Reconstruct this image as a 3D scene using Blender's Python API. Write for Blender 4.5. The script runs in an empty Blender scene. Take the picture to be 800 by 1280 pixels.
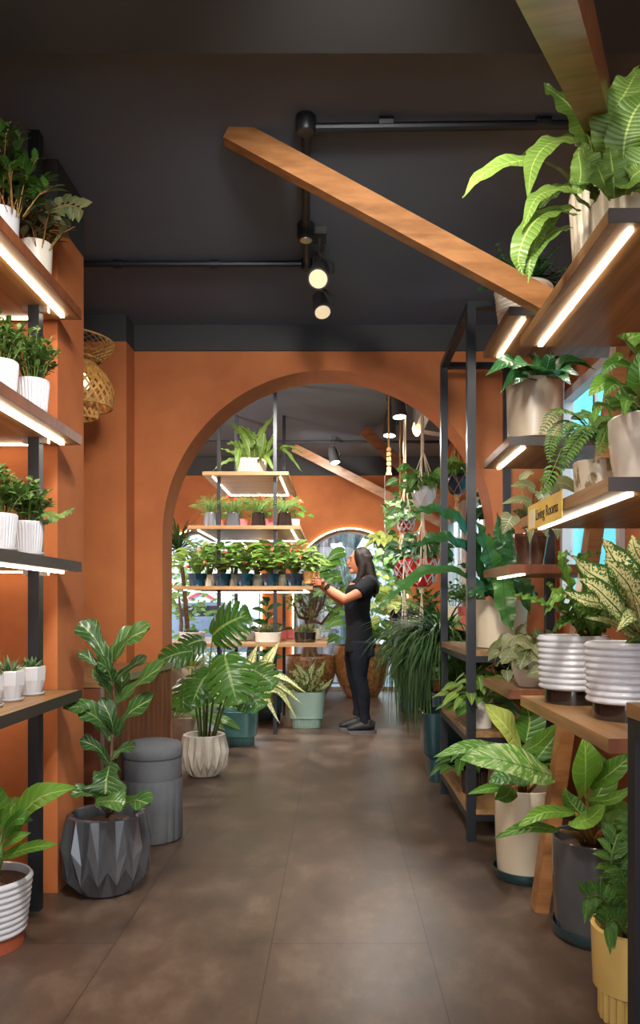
import bpy, math, random
from mathutils import Vector as V, Matrix
R = random.Random(7)
PI = math.pi
sc = bpy.context.scene
COL = sc.collection
F = 950.0
def P(px, py, Y):            # a point of the place seen at (px,py), standing at its real distance Y
    return V(((px-420)*Y/F, Y, 1.1-(py-757)*Y/F))

# ------------------------------------------------------------------ materials
def nt(name):
    m = bpy.data.materials.new(name); m.use_nodes = True
    n = m.node_tree.nodes; n.clear()
    return m, n, m.node_tree.links
def rgb(c):  # sRGB 0-255 -> linear
    return tuple(((x/255)/12.92 if x/255 <= .04045 else ((x/255+.055)/1.055)**2.4) for x in c)
def c4(c): return (*c, 1)
def mat(name, c, rough=.5, metal=0, c2=None, nscale=8, stretch=(1,1,1), bump=0, bscale=60, coat=0, detail=4, spec=.5, emit=None, es=0, wave=None):
    m, n, l = nt(name)
    o = n.new('ShaderNodeOutputMaterial'); b = n.new('ShaderNodeBsdfPrincipled')
    l.new(b.outputs[0], o.inputs[0])
    b.inputs['Base Color'].default_value = c4(c); b.inputs['Roughness'].default_value = rough
    b.inputs['Metallic'].default_value = metal; b.inputs['Coat Weight'].default_value = coat
    b.inputs['Specular IOR Level'].default_value = spec
    tc = n.new('ShaderNodeTexCoord'); mp = n.new('ShaderNodeMapping'); mp.inputs['Scale'].default_value = stretch
    l.new(tc.outputs['Object'], mp.inputs[0])
    if c2 is not None:
        no = n.new('ShaderNodeTexNoise'); no.inputs['Scale'].default_value = nscale; no.inputs['Detail'].default_value = detail
        no.inputs['Roughness'].default_value = .6
        l.new(mp.outputs[0], no.inputs[0])
        cr = n.new('ShaderNodeValToRGB'); cr.color_ramp.elements[0].position = .32; cr.color_ramp.elements[1].position = .68
        cr.color_ramp.elements[0].color = c4(c); cr.color_ramp.elements[1].color = c4(c2)
        l.new(no.outputs[0], cr.inputs[0]); l.new(cr.outputs[0], b.inputs['Base Color'])
    if bump:
        nb = n.new('ShaderNodeTexNoise'); nb.inputs['Scale'].default_value = bscale; nb.inputs['Detail'].default_value = 3
        l.new(mp.outputs[0], nb.inputs[0])
        bp = n.new('ShaderNodeBump'); bp.inputs['Strength'].default_value = bump; bp.inputs['Distance'].default_value = .01
        l.new(nb.outputs[0], bp.inputs['Height']); l.new(bp.outputs[0], b.inputs['Normal'])
    if emit:
        b.inputs['Emission Color'].default_value = c4(emit); b.inputs['Emission Strength'].default_value = es
    return m
def leafmat(name, dark, light, vein, kind='plain', rough=.35, nv=9, slant=3.0, vs=.35, trans=.22):
    m, n, l = nt(name)
    o = n.new('ShaderNodeOutputMaterial'); b = n.new('ShaderNodeBsdfPrincipled')
    uv = n.new('ShaderNodeUVMap'); sp = n.new('ShaderNodeSeparateXYZ'); l.new(uv.outputs[0], sp.inputs[0])
    def M(op, a, b_=None, c_=None):
        x = n.new('ShaderNodeMath'); x.operation = op
        for i, q in enumerate((a, b_, c_)):
            if q is None: continue
            if isinstance(q, (int, float)): x.inputs[i].default_value = q
            else: l.new(q, x.inputs[i])
        return x.outputs[0]
    au = M('ABSOLUTE', M('SUBTRACT', sp.outputs[0], .5))
    at = n.new('ShaderNodeAttribute'); at.attribute_name = 'rnd'
    no = n.new('ShaderNodeTexNoise'); no.inputs['Scale'].default_value = 14; tc = n.new('ShaderNodeTexCoord'); l.new(tc.outputs['Object'], no.inputs[0])
    mx = n.new('ShaderNodeMix'); mx.data_type = 'RGBA'; mx.inputs[6].default_value = c4(dark); mx.inputs[7].default_value = c4(light)
    l.new(M('ADD', M('MULTIPLY', at.outputs['Fac'], .75), M('MULTIPLY', no.outputs[0], .35)), mx.inputs[0])
    col = mx.outputs[2]
    ph = M('SUBTRACT', M('MULTIPLY', sp.outputs[1], nv), M('MULTIPLY', au, slant))
    asn = M('ABSOLUTE', M('SINE', M('MULTIPLY', ph, PI)))
    sv = M('POWER', asn, .5)   # ridges between the side veins
    if kind in ('speck', 'streak', 'edge'):
        m2 = n.new('ShaderNodeMix'); m2.data_type = 'RGBA'; l.new(col, m2.inputs[6]); m2.inputs[7].default_value = c4(vein)
        if kind == 'speck':
            vo = n.new('ShaderNodeTexNoise'); vo.inputs['Scale'].default_value = 170; vo.inputs['Detail'].default_value = 2; l.new(tc.outputs['Object'], vo.inputs[0])
            t = M('MULTIPLY', M('GREATER_THAN', M('SUBTRACT', vo.outputs[0], M('MULTIPLY', M('SUBTRACT', au, .3), .5)), .5), M('GREATER_THAN', au, .035))
            t = M('MULTIPLY', t, M('LESS_THAN', au, .42))
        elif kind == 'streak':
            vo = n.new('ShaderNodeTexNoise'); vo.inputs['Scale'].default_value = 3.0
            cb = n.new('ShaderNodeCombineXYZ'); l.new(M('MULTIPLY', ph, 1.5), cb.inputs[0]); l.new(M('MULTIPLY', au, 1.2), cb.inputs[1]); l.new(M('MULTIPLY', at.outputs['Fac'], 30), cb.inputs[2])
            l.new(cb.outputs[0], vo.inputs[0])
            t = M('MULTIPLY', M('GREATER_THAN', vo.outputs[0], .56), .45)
        else:
            t = M('MULTIPLY', M('GREATER_THAN', au, .3), .85)
        l.new(t, m2.inputs[0]); col = m2.outputs[2]
    m3 = n.new('ShaderNodeMix'); m3.data_type = 'RGBA'; l.new(col, m3.inputs[6]); m3.inputs[7].default_value = c4(vein if kind == 'plain' else dark)
    mid = M('LESS_THAN', au, .028)
    l.new(M('MAXIMUM', M('MULTIPLY', mid, .7), M('MULTIPLY', M('LESS_THAN', asn, .13), vs)), m3.inputs[0])
    col = m3.outputs[2]
    l.new(col, b.inputs['Base Color']); b.inputs['Roughness'].default_value = rough
    bp = n.new('ShaderNodeBump'); bp.inputs['Strength'].default_value = .5; bp.inputs['Distance'].default_value = .004
    l.new(sv, bp.inputs['Height']); l.new(bp.outputs[0], b.inputs['Normal'])
    tr = n.new('ShaderNodeBsdfTranslucent'); l.new(col, tr.inputs[0])
    ms = n.new('ShaderNodeMixShader'); ms.inputs[0].default_value = trans
    l.new(b.outputs[0], ms.inputs[1]); l.new(tr.outputs[0], ms.inputs[2]); l.new(ms.outputs[0], o.inputs[0])
    return m
def wood(name, a, b_, axis=1, rough=.42):
    s = [26, 26, 26]; s[axis] = 1.6
    m = mat(name, a, rough, c2=b_, nscale=1.0, stretch=s, detail=6, bump=.12, bscale=2.0)
    return m
M = {}
M['orange'] = mat('orange_plaster', rgb((188,112,60)), .8, c2=rgb((164,90,46)), nscale=2.2, detail=7, bump=.12, bscale=18)
M['black'] = mat('black_paint', rgb((98,107,120)), .75, c2=rgb((88,97,110)), nscale=1.2, bump=.25, bscale=5)
M['band'] = mat('black_band_paint', rgb((50,50,51)), .7, bump=.1, bscale=12)
M['steel'] = mat('black_steel', rgb((40,43,48)), .4, metal=.4)
M['wood'] = wood('brown_wood', rgb((110,80,50)), rgb((166,126,80)), 1)
M['woodx'] = wood('brown_wood_across', rgb((114,84,54)), rgb((170,130,84)), 0)
M['beam'] = mat('beam_wood', rgb((118,76,42)), .35, c2=rgb((166,116,70)), nscale=1.0, stretch=(4,22,22), detail=6)
M['plank'] = mat('plank_wood', rgb((96,52,30)), .45, c2=rgb((128,74,44)), nscale=1.0, stretch=(26,26,2.2), detail=6)
M['edge'] = mat('black_edging', rgb((58,52,50)), .5)
M['led'] = mat('warm_led', (1,.9,.75), .5, emit=(1,.86,.66), es=26)
M['ledback'] = mat('soft_warm_led', (1,.9,.75), .5, emit=(1,.84,.6), es=11)
M['ledw'] = mat('arch_led', (1,.9,.75), .5, emit=(1,.72,.38), es=16)
M['white'] = mat('white_glaze', rgb((192,194,200)), .22, coat=.4)
M['offwhite'] = mat('offwhite_glaze', rgb((200,192,178)), .25, coat=.4, c2=rgb((208,202,190)), nscale=5)
M['cream'] = mat('cream_glaze', rgb((216,204,178)), .28, coat=.35)
M['taupe'] = mat('taupe_glaze', rgb((168,154,134)), .35, coat=.15)
M['clay'] = mat('terracotta', rgb((160,82,52)), .7, c2=rgb((142,68,42)), nscale=9)
M['concrete'] = mat('pale_concrete', rgb((196,188,174)), .55, c2=rgb((160,150,134)), nscale=7)
M['darkglaze'] = mat('slate_glaze', rgb((66,68,72)), .18, coat=.5, c2=rgb((78,80,84)), nscale=5)
M['grey'] = mat('grey_glaze', rgb((84,86,90)), .35, coat=.2)
M['blackglaze'] = mat('black_glaze', rgb((34,28,26)), .12, coat=.6)
M['brownglaze'] = mat('brown_glaze', rgb((62,44,36)), .12, coat=.6, c2=rgb((84,64,54)), nscale=6)
M['teal'] = mat('teal_glaze', rgb((64,112,112)), .25, coat=.4, c2=rgb((84,132,130)), nscale=6)
M['deepteal'] = mat('deep_teal_glaze', rgb((32,62,68)), .2, coat=.5)
M['sage'] = mat('sage_glaze', rgb((150,182,168)), .3, coat=.3)
M['yellow'] = mat('mustard_glaze', rgb((210,180,108)), .25, coat=.4, c2=rgb((200,168,92)), nscale=5)
M['petrol'] = mat('petrol_blue_glaze', rgb((10,34,50)), .18, coat=.6, c2=rgb((18,66,84)), nscale=14)
M['pink'] = mat('pink_glaze', rgb((206,104,104)), .4)
M['rust'] = mat('rustic_brown_glaze', rgb((84,52,30)), .38, coat=.2, c2=rgb((166,116,66)), nscale=26, bump=.5, bscale=50)
M['pat'] = mat('red_glaze', rgb((186,34,34)), .25, coat=.3)
M['navy'] = mat('navy_glaze', rgb((28,34,66)), .25, coat=.3)
M['rope'] = mat('cotton_rope', rgb((206,190,164)), .9, bump=.4, bscale=200)
M['jute'] = mat('jute_rope', rgb((170,132,84)), .9, bump=.4, bscale=200)
M['soil'] = mat('potting_soil', rgb((58,38,26)), .95, c2=rgb((98,66,44)), nscale=60, bump=1, bscale=90)
M['velvet'] = mat('grey_velvet', rgb((92,98,104)), .85, c2=rgb((112,116,120)), nscale=5)
M['rattan'] = mat('rattan', rgb((206,164,96)), .6, c2=rgb((170,124,66)), nscale=30)
M['chrome'] = mat('brushed_metal', rgb((190,186,178)), .3, metal=.9)
M['stem'] = mat('green_stem', rgb((92,118,50)), .5)
M['rstem'] = mat('reddish_stem', rgb((150,88,46)), .5, c2=rgb((120,110,48)), nscale=8)
M['bark'] = mat('brown_bark', rgb((108,80,56)), .85, c2=rgb((78,56,40)), nscale=30, bump=.6, bscale=60)
M['trunk'] = mat('grey_tree_bark', rgb((176,172,176)), .9, c2=rgb((62,58,68)), nscale=4.0, stretch=(2.4,2.4,.7), bump=1, bscale=7, detail=8)
M['frame'] = mat('window_frame_paint', rgb((196,192,190)), .4)
M['tealreflect'] = mat('teal_reflection_paint', rgb((40,176,190)), .5, c2=rgb((60,196,204)), nscale=2)
M['lens'] = mat('lamp_lens', rgb((240,220,180)), .3, emit=(1,.80,.5), es=.3)
M['lensw'] = mat('lamp_lens_lit', rgb((250,240,220)), .3, emit=(1,.9,.75), es=14)
M['bulb'] = mat('lit_bulb', (1,.8,.5), .3, emit=(1,.66,.30), es=5)
M['sign'] = mat('yellow_card', rgb((206,168,66)), .5, c2=rgb((222,190,96)), nscale=5)
M['ink'] = mat('black_ink', rgb((30,28,26)), .6)
M['pave'] = mat('pale_pavement', rgb((168,172,180)), .8, c2=rgb((140,144,152)), nscale=2)
M['house'] = mat('pale_wall_paint', rgb((206,206,206)), .8, c2=rgb((180,184,190)), nscale=2)
M['red'] = mat('red_paint', rgb((206,52,60)), .5)
M['carblue'] = mat('blue_car_paint', rgb((96,112,136)), .25, coat=.5)
M['dglass'] = mat('tinted_glass', rgb((30,38,48)), .08, coat=.5)
M['rubber'] = mat('tyre_rubber', rgb((26,26,28)), .8)
G = rgb
M['l_green'] = leafmat('leaf_mid_green', G((30,72,26)), G((76,122,42)), G((150,178,96)))
M['l_dark'] = leafmat('leaf_dark_green', G((22,60,34)), G((46,100,48)), G((110,150,90)), rough=.28)
M['l_lime'] = leafmat('leaf_lime', G((72,104,36)), G((118,148,64)), G((190,210,110)), nv=24, slant=1.6, vs=.10, rough=.42, trans=.16)
M['l_bright'] = leafmat('leaf_bright_green', G((48,100,32)), G((104,150,52)), G((170,200,110)), trans=.28)
M['l_fig'] = leafmat('leaf_fig', G((22,60,34)), G((74,116,52)), G((168,186,120)), nv=6, slant=3.5, vs=.6, rough=.3)
M['l_nest'] = leafmat('leaf_nest_fern', G((24,66,32)), G((58,108,48)), G((30,50,30)), nv=14, slant=1, vs=.2)
M['l_speck'] = leafmat('leaf_speckled_cream', G((44,92,40)), G((96,134,64)), G((226,222,160)), 'speck', vs=.1)
M['l_sheen'] = leafmat('leaf_sheen_streaks', G((36,90,38)), G((98,146,62)), G((206,212,168)), 'streak', vs=.3)  # pale streaks painted in for the glossy reflection on the leaves
M['l_silver'] = leafmat('leaf_silver_streaked', G((30,74,40)), G((70,110,60)), G((200,206,180)), 'streak', vs=.3)
M['l_edge'] = leafmat('leaf_cream_edged', G((40,84,38)), G((84,124,56)), G((214,214,150)), 'edge', vs=.1)
M['l_yel'] = leafmat('leaf_yellow_green', G((148,172,70)), G((196,206,110)), G((222,226,160)), nv=8, vs=.6, trans=.3)
M['l_olive'] = leafmat('leaf_olive', G((58,74,40)), G((128,130,86)), G((176,172,130)))
M['l_bush'] = leafmat('leaf_small_bush', G((50,94,36)), G((124,156,76)), G((150,176,100)), vs=0)
M['l_grass'] = leafmat('leaf_grass', G((26,58,36)), G((84,116,62)), G((120,150,90)), vs=0)
M['l_fern'] = leafmat('leaf_fern', G((44,88,32)), G((104,142,56)), G((120,170,70)), vs=0)
M['l_suc'] = leafmat('leaf_succulent', G((38,78,44)), G((110,140,86)), G((190,200,160)), vs=0, trans=.05)
M['flower'] = mat('orange_red_flower', rgb((226,88,58)), .4)

# ------------------------------------------------------------------ meshes
class MB:
    def __init__(s): s.v=[]; s.f=[]; s.uv=[]; s.r=[]; s.rn=.5
    def add(s, vs, fs, uvs=None):
        o = len(s.v); s.v += [tuple(p) for p in vs]; s.r += [s.rn]*len(vs)
        for k, f in enumerate(fs):
            s.f.append(tuple(i+o for i in f)); s.uv += ([uvs[i] for i in f] if uvs else [(0.2,0.5)]*len(f))
        return s
    def hexa(s, p):   # 8 pts: bottom 4 ring, top 4 ring
        return s.add(p, [(3,2,1,0),(4,5,6,7),(0,1,5,4),(1,2,6,5),(2,3,7,6),(3,0,4,7)])
    def box(s, x0,x1,y0,y1,z0,z1):
        return s.hexa([(x0,y0,z0),(x1,y0,z0),(x1,y1,z0),(x0,y1,z0),(x0,y0,z1),(x1,y0,z1),(x1,y1,z1),(x0,y1,z1)])
    def bar(s, a, b, w, h, up=V((0,0,1))):   # rectangular bar between two points
        a=V(a); b=V(b); t=(b-a).normalized(); sd=t.cross(V(up)).normalized(); n=sd.cross(t)
        q=[sd*(i*w/2)+n*(j*h/2) for i,j in ((-1,-1),(1,-1),(1,1),(-1,1))]
        return s.hexa([a+x for x in q]+[b+x for x in q])
    def tube(s, pts, r, n=8, caps=True, flat=None):
        pts=[V(p) for p in pts]; m=len(pts); rs = r if isinstance(r,(list,tuple)) else [r]*m
        vs=[]; ref=V((0,0,1)); prev=None
        for i,p in enumerate(pts):
            t=(pts[min(i+1,m-1)]-pts[max(i-1,0)]).normalized()
            if prev is None:
                a = V((0,1,0)) if abs(t.z)>.8 else V((0,0,1))
                u=t.cross(a).normalized()
            else:
                u=(prev-t*prev.dot(t)).normalized()
            prev=u; w=t.cross(u)
            rr=rs[i]; ra,rb=(rr if isinstance(rr,tuple) else (rr,rr))
            for k in range(n):
                an=2*PI*k/n; vs.append(p+u*(math.cos(an)*ra)+w*(math.sin(an)*rb))
        fs=[]
        for i in range(m-1):
            for k in range(n):
                k2=(k+1)%n; fs.append((i*n+k,i*n+k2,(i+1)*n+k2,(i+1)*n+k))
        if caps: fs.append(tuple(range(n-1,-1,-1))); fs.append(tuple((m-1)*n+k for k in range(n)))
        return s.add(vs,fs)
    def lathe(s, c, prof, n=40, mod=None, close=False):
        c=V(c); vs=[]
        for (r,z) in prof:
            for k in range(n):
                a=2*PI*k/n; q=mod(a,r,z) if mod else (r,z)
                vs.append((c.x+q[0]*math.cos(a), c.y+q[0]*math.sin(a), c.z+q[1]))
        fs=[]; m=len(prof)
        for i in range(m-1):
            for k in range(n):
                k2=(k+1)%n; fs.append((i*n+k,i*n+k2,(i+1)*n+k2,(i+1)*n+k))
        fs.append(tuple(range(n-1,-1,-1)))
        if close: fs.append(tuple((m-1)*n+k for k in range(n)))
        return s.add(vs,fs)
    def build(s, name, m, parent=None, smooth=35, org=None):
        me=bpy.data.meshes.new(name)
        o0 = V(org) if org is not None else (V(parent['_o']) if parent is not None and '_o' in parent else V((0,0,0)))
        me.from_pydata([(x-o0.x,y-o0.y,z-o0.z) for x,y,z in s.v],[],s.f)
        uvl=me.uv_layers.new(name='UVMap'); uvl.data.foreach_set('uv',[c for u in s.uv for c in u])
        at=me.attributes.new('rnd','FLOAT','POINT'); at.data.foreach_set('value',s.r)
        if smooth:
            me.polygons.foreach_set('use_smooth',[True]*len(me.polygons))
            if smooth<180: me.set_sharp_from_angle(angle=math.radians(smooth))
        me.materials.append(M[m] if isinstance(m,str) else m)
        o=bpy.data.objects.new(name,me); COL.objects.link(o)
        if parent is not None: o.parent=parent
        elif org is not None: o.location=o0
        if parent is not None: o['_o']=tuple(o0)
        return o
def box_(name,m,a,parent=None,**k): return MB().box(*a).build(name,m,parent,smooth=0,**k)
def thing(name,label,cat,loc=(0,0,0),group=None):
    o=bpy.data.objects.new(name,None); o.empty_display_size=.05; COL.objects.link(o); o.location=loc
    o['label']=label; o['category']=cat; o['_o']=tuple(loc)
    if group: o['group']=group
    return o
def tag(o,label,cat,group=None,kind=None):
    o['label']=label; o['category']=cat
    if group: o['group']=group
    if kind: o['kind']=kind
    return o
def struct(o): o['kind']='structure'; return o

# ------------------------------------------------------------------ leaves
def cr(pts,t):     # smooth curve through the given points
    n=len(pts)-1
    if n==1: return pts[0].lerp(pts[1],t)
    x=min(t*n,n-1e-6); i=int(x); f=x-i
    p1=pts[i]; p2=pts[i+1]; p0=pts[i-1] if i else p1*2-p2; p3=pts[i+2] if i+2<=n else p2*2-p1
    return .5*((2*p1)+(p2-p0)*f+(2*p0-5*p1+4*p2-p3)*f*f+(3*p1-p0-3*p2+p3)*f**3)
SH={
 'ovate':lambda t: max(0,math.sin(PI*t**.75))**.85,
 'lance':lambda t: max(0,math.sin(PI*t**.7))**1.1,
 'strap':lambda t: min(1,.35+t*2.2)*(1-max(0,(t-.45)/.55)**2.2),
 'grass':lambda t: min(1,.6+t)*(1-t**2.2),
 'fiddle':lambda t: (.25+.1*math.sin(t*9)+.75*t**1.1)*math.sqrt(max(0,1-max(0,(t-.62)/.38)**2.4)) if t>.02 else .1,
 'heart':lambda t: (math.sqrt(max(0,t/.2))*.25+.75 if t<.2 else max(0,1-((t-.2)/.8)**1.7)) if t>0 else .55,
 'round':lambda t: math.sqrt(max(0,1-(2*t-1)**2)),
 'obov':lambda t: max(0,math.sin(PI*t**1.25))**.8,
}
def leaf(mb, pts, w, shape='ovate', hint=(0,-.75,.65), fold=.18, wave=0, wn=7, nl=9, nw=4, roll=0, rn=None):
    pts=[V(p) for p in pts]; f=SH[shape]; mb.rn = R.random() if rn is None else rn
    vs=[]; uvs=[]; fs=[]; h=V(hint); L=(pts[-1]-pts[0]).length
    phs=R.random()*6; psd=None
    for i in range(nl+1):
        t=i/nl; p=cr(pts,t); T=(cr(pts,min(1,t+.03))-cr(pts,max(0,t-.03))).normalized()
        sd=T.cross(h)
        if sd.length<.15 and psd is not None: sd=psd
        sd=sd.normalized() if sd.length>1e-6 else V((1,0,0))
        if psd is not None and sd.dot(psd)<0: sd=-sd
        psd=sd
        N=sd.cross(T).normalized()
        if roll: q=Matrix.Rotation(roll,3,T); sd=q@sd; N=q@N
        ww=f(t)*w/2
        for j in range(nw+1):
            u=j/nw*2-1
            k=ww*u*(1+ (.10*wave*math.sin(t*wn*6.28+phs*(1 if u>0 else 2)) if wave else 0))
            off=abs(u)**1.3*fold*ww + (wave*w*.16*abs(u)**2*math.sin(t*wn*6.28+phs+(u>0)*1.3) if wave else 0)
            back = 0
            if shape=='heart' and t<.16: back=-(1-t/.16)*abs(u)*(1-abs(u)*.45)*w*.22
            vs.append(p+sd*k+N*off+T*back); uvs.append((.5+u/2,t))
    for i in range(nl):
        for j in range(nw):
            a=i*(nw+1)+j; fs.append((a,a+1,a+nw+2,a+nw+1))
    mb.add(vs,fs,uvs)
def dirv(az,el): return V((math.cos(az)*math.cos(el),math.sin(az)*math.cos(el),math.sin(el)))
def arcp(c,az,el,L,droop,n=3):
    """points of an arching blade starting at c: elevation falls by droop (rad) along length"""
    pts=[V(c)]; st=L/n
    for i in range(n):
        e=el-droop*((i+.5)/n)**1.2; pts.append(pts[-1]+dirv(az,e)*st)
    return pts
def arching(mb, c, n, L, w, shape, el=(.5,1.3), droop=(.6,1.5), r0=.02, wave=0, pet=0, st=None, az=(0,6.28), nl=9, nw=4, fold=.2, wn=7, golden=True, lv=.25):
    for i in range(n):
        a=az[0]+(((i*2.39996)%6.28)/6.28*(az[1]-az[0])) + R.uniform(-.25,.25)
        e=el[0]+(el[1]-el[0])*((i+.5)/n)+R.uniform(-.1,.1)
        l=L*(1-lv*R.random()); d=R.uniform(*droop)
        b=V(c)+dirv(a,0)*r0*R.uniform(.3,1)
        if pet:
            pl=pet*R.uniform(.7,1.15); pp=arcp(b,a,e,pl,.25,3)
            if st: st.tube(pp,[.0035,.003,.0028,.0022],5)
            b=pp[-1]; e=e-.35-R.random()*.35
        pts=arcp(b,a,e,l,d,4)
        hint=V((0,0,1)) if e<1.1 else -dirv(a,0)
        hint=(V((0,0,1))*.6 - dirv(a,0)*.6 + V((0,-.25,0)))
        leaf(mb,pts,w*R.uniform(.8,1.1),shape,hint=hint,wave=wave,wn=wn,nl=nl,nw=nw,fold=fold)
def bush(mb, st, c, r, h, ns=10, nleaf=12, ls=.018, shape='ovate', up=.6, lw=.6, spread=1.0, nl=3, nw=2):
    c=V(c)
    for i in range(ns):
        a=i*2.39996+R.uniform(-.3,.3); q=math.sqrt((i+.6)/ns)*spread
        tip=c+V((math.cos(a)*r*q,math.sin(a)*r*q,h*(1.05-.5*q*q)*R.uniform(.8,1.08)))
        b=c+V((math.cos(a)*r*.25*q,math.sin(a)*r*.25*q,0))
        mid=b.lerp(tip,.5)+V((0,0,h*.12))
        pts=[b,mid,tip]
        if st: st.tube([b,mid,tip],[.002,.0017,.001],4,caps=False)
        for k in range(nleaf):
            t=.25+.75*(k+R.random()*.5)/nleaf; p=cr(pts,min(1,t))
            az=R.uniform(0,6.28); el=R.uniform(-.3,1.0)*up+.1
            d=dirv(az,el); l=ls*R.uniform(.7,1.25)
            leaf(mb,[p,p+d*l*.55+V((0,0,l*.05)),p+d*l],l*lw,shape,hint=(0,-.3,1),nl=nl,nw=nw,fold=.25)
def pinnate(mb, st, pts, lw, ll, n=16, shape='lance', taper=True, hint=(0,-.6,.8), fwd=.5, sr=.0018, nl=3, nw=2, start=.12, drop=.15):
    pts=[V(p) for p in pts]
    if st: st.tube([cr(pts,i/8) for i in range(9)],[sr*(1.2-.7*i/8) for i in range(9)],5,caps=False)
    for i in range(n):
        t=start+(1-start)*(i+.5)/n; p=cr(pts,t); T=(cr(pts,min(1,t+.04))-cr(pts,max(0,t-.04))).normalized()
        sd=T.cross(V(hint)).normalized(); k=(math.sin(PI*(.18+.8*t))**.7 if taper else 1)
        for sg in (1,-1):
            d=(sd*sg+T*fwd).normalized(); l=ll*k*R.uniform(.88,1.1)
            leaf(mb,[p,p+d*l*.5+V((0,0,l*drop*.4)),p+d*l-V((0,0,l*drop))],lw*(.5+.5*k),shape,hint=hint,nl=nl,nw=nw,fold=.12,rn=R.random())
def monstera(mb, base, tip, w, hint=(0,-.9,.4), n=6):
    """one broad heart blade with deep slits cut in from the edge and drooping sides"""
    base=V(base); tip=V(tip); T=(tip-base).normalized(); h=V(hint); sd=T.cross(h).normalized(); N=sd.cross(T)
    rn=R.random(); L=(tip-base).length; nl,nw=52,22; mb.rn=rn; vs=[]; uv=[]; fs=[]; keep={}
    def wd(t): return (.62+.38*math.sin(min(1,t/.35)*PI/2))*math.sqrt(max(0,1-max(0,(t-.3)/.7)**2.3))
    for i in range(nl+1):
        t=i/nl; c=base+T*L*t+N*L*(.10*math.sin(t*PI)-.16*t*t)
        for j in range(nw+1):
            u=j/nw*2-1; ww=wd(t)*w/2; back=-(max(0,1-t/.22))*abs(u)*w*.26*(1.25-abs(u))
            fw=T*(abs(u)**1.5*w*.10)
            vs.append(c+sd*u*ww+T*back+fw+N*(-.28*ww*u*u+.02*w*math.sin(t*n*6.28)*abs(u))); uv.append((.5+u/2,t))
    for i in range(nl):
        for j in range(nw):
            u=abs((j+.5)/nw*2-1); t=(i+.5)/nl; ph=(t*n-.25*u)%1
            gap=.05+.26*max(0,(u-.28)/.72)
            if u>.34 and t>.06 and t<.93 and ph<gap: continue
            a=i*(nw+1)+j; fs.append((a,a+1,a+nw+2,a+nw+1))
    mb.add(vs,fs,uv)
def heartplant(mb, st, c, n, r, h, ls, droop=.2, lw=.85, az=(0,6.28), shape='heart'):
    """heart leaves held out on thin petioles around c"""
    c=V(c)
    for i in range(n):
        a=az[0]+((i*2.39996)%6.28)/6.28*(az[1]-az[0])+R.uniform(-.2,.2); q=math.sqrt((i+.5)/n)
        p=c+V((math.cos(a)*r*q,math.sin(a)*r*q,h*(1-.75*q*q)*R.uniform(.75,1.1)))
        st.tube([c+dirv(a,0)*.01,c.lerp(p,.5)+V((0,0,h*.2)),p],[.0025,.002,.0015],4,caps=False)
        l=ls*R.uniform(.7,1.15); az2=a+R.uniform(-.6,.6); d=dirv(az2,-droop-R.uniform(-.1,.5))
        leaf(mb,[p,p+d*l*.5+V((0,0,l*.08)),p+d*l],l*lw,shape,hint=V((0,-.5,.8))+dirv(az2,0)*.4,nl=8,fold=.15)
def vine(mb, st, pts, n, ls, shape='heart'):
    pts=[V(p) for p in pts]; st.tube([cr(pts,i/10) for i in range(11)],.002,4,caps=False)
    for i in range(n):
        p=cr(pts,(i+.5)/n); a=R.uniform(0,6.28); d=V((math.cos(a)*.8,-.3+math.sin(a)*.5,R.uniform(-.8,.2))).normalized(); l=ls*R.uniform(.7,1.2)
        leaf(mb,[p,p+d*l*.5+V((0,0,.1*l)),p+d*l],l*.8,shape,hint=(0,-.8,.5),nl=6,fold=.12)

# ------------------------------------------------------------------ pots
def potprof(rt, rb, h, th=.008, foot=0, bulge=0, n=14, lip=0):
    pr=[(rb*.92,0),(rb,.004)]
    for i in range(1,n+1):
        t=i/n; pr.append((rb+(rt-rb)*t+bulge*math.sin(PI*t), .004+(h-.004)*t))
    if lip: pr += [(rt+lip,h-.012),(rt+lip,h)]
    pr += [(rt-th*.3,h+.003),(rt-th,h),(rt-th-.002,h*.82)]
    return pr
def mod_ring(nr, a, z0, z1):
    def m(an,r,z): return (r+a*abs(math.sin(PI*nr*(z-z0)/(z1-z0))) if z0<z<z1 else r, z)
    return m
def mod_flute(nf,a,z0=-1,z1=9):
    def m(an,r,z): return (r*(1+a*1.5*(abs(math.cos(nf*an/2))-.6)) if z0<=z<=z1 else r, z)
    return m
def mod_square(p=4.5):
    def m(an,r,z):
        c=abs(math.cos(an)); s_=abs(math.sin(an)); return (r/((c**p+s_**p)**(1/p)), z)
    return m
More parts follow.
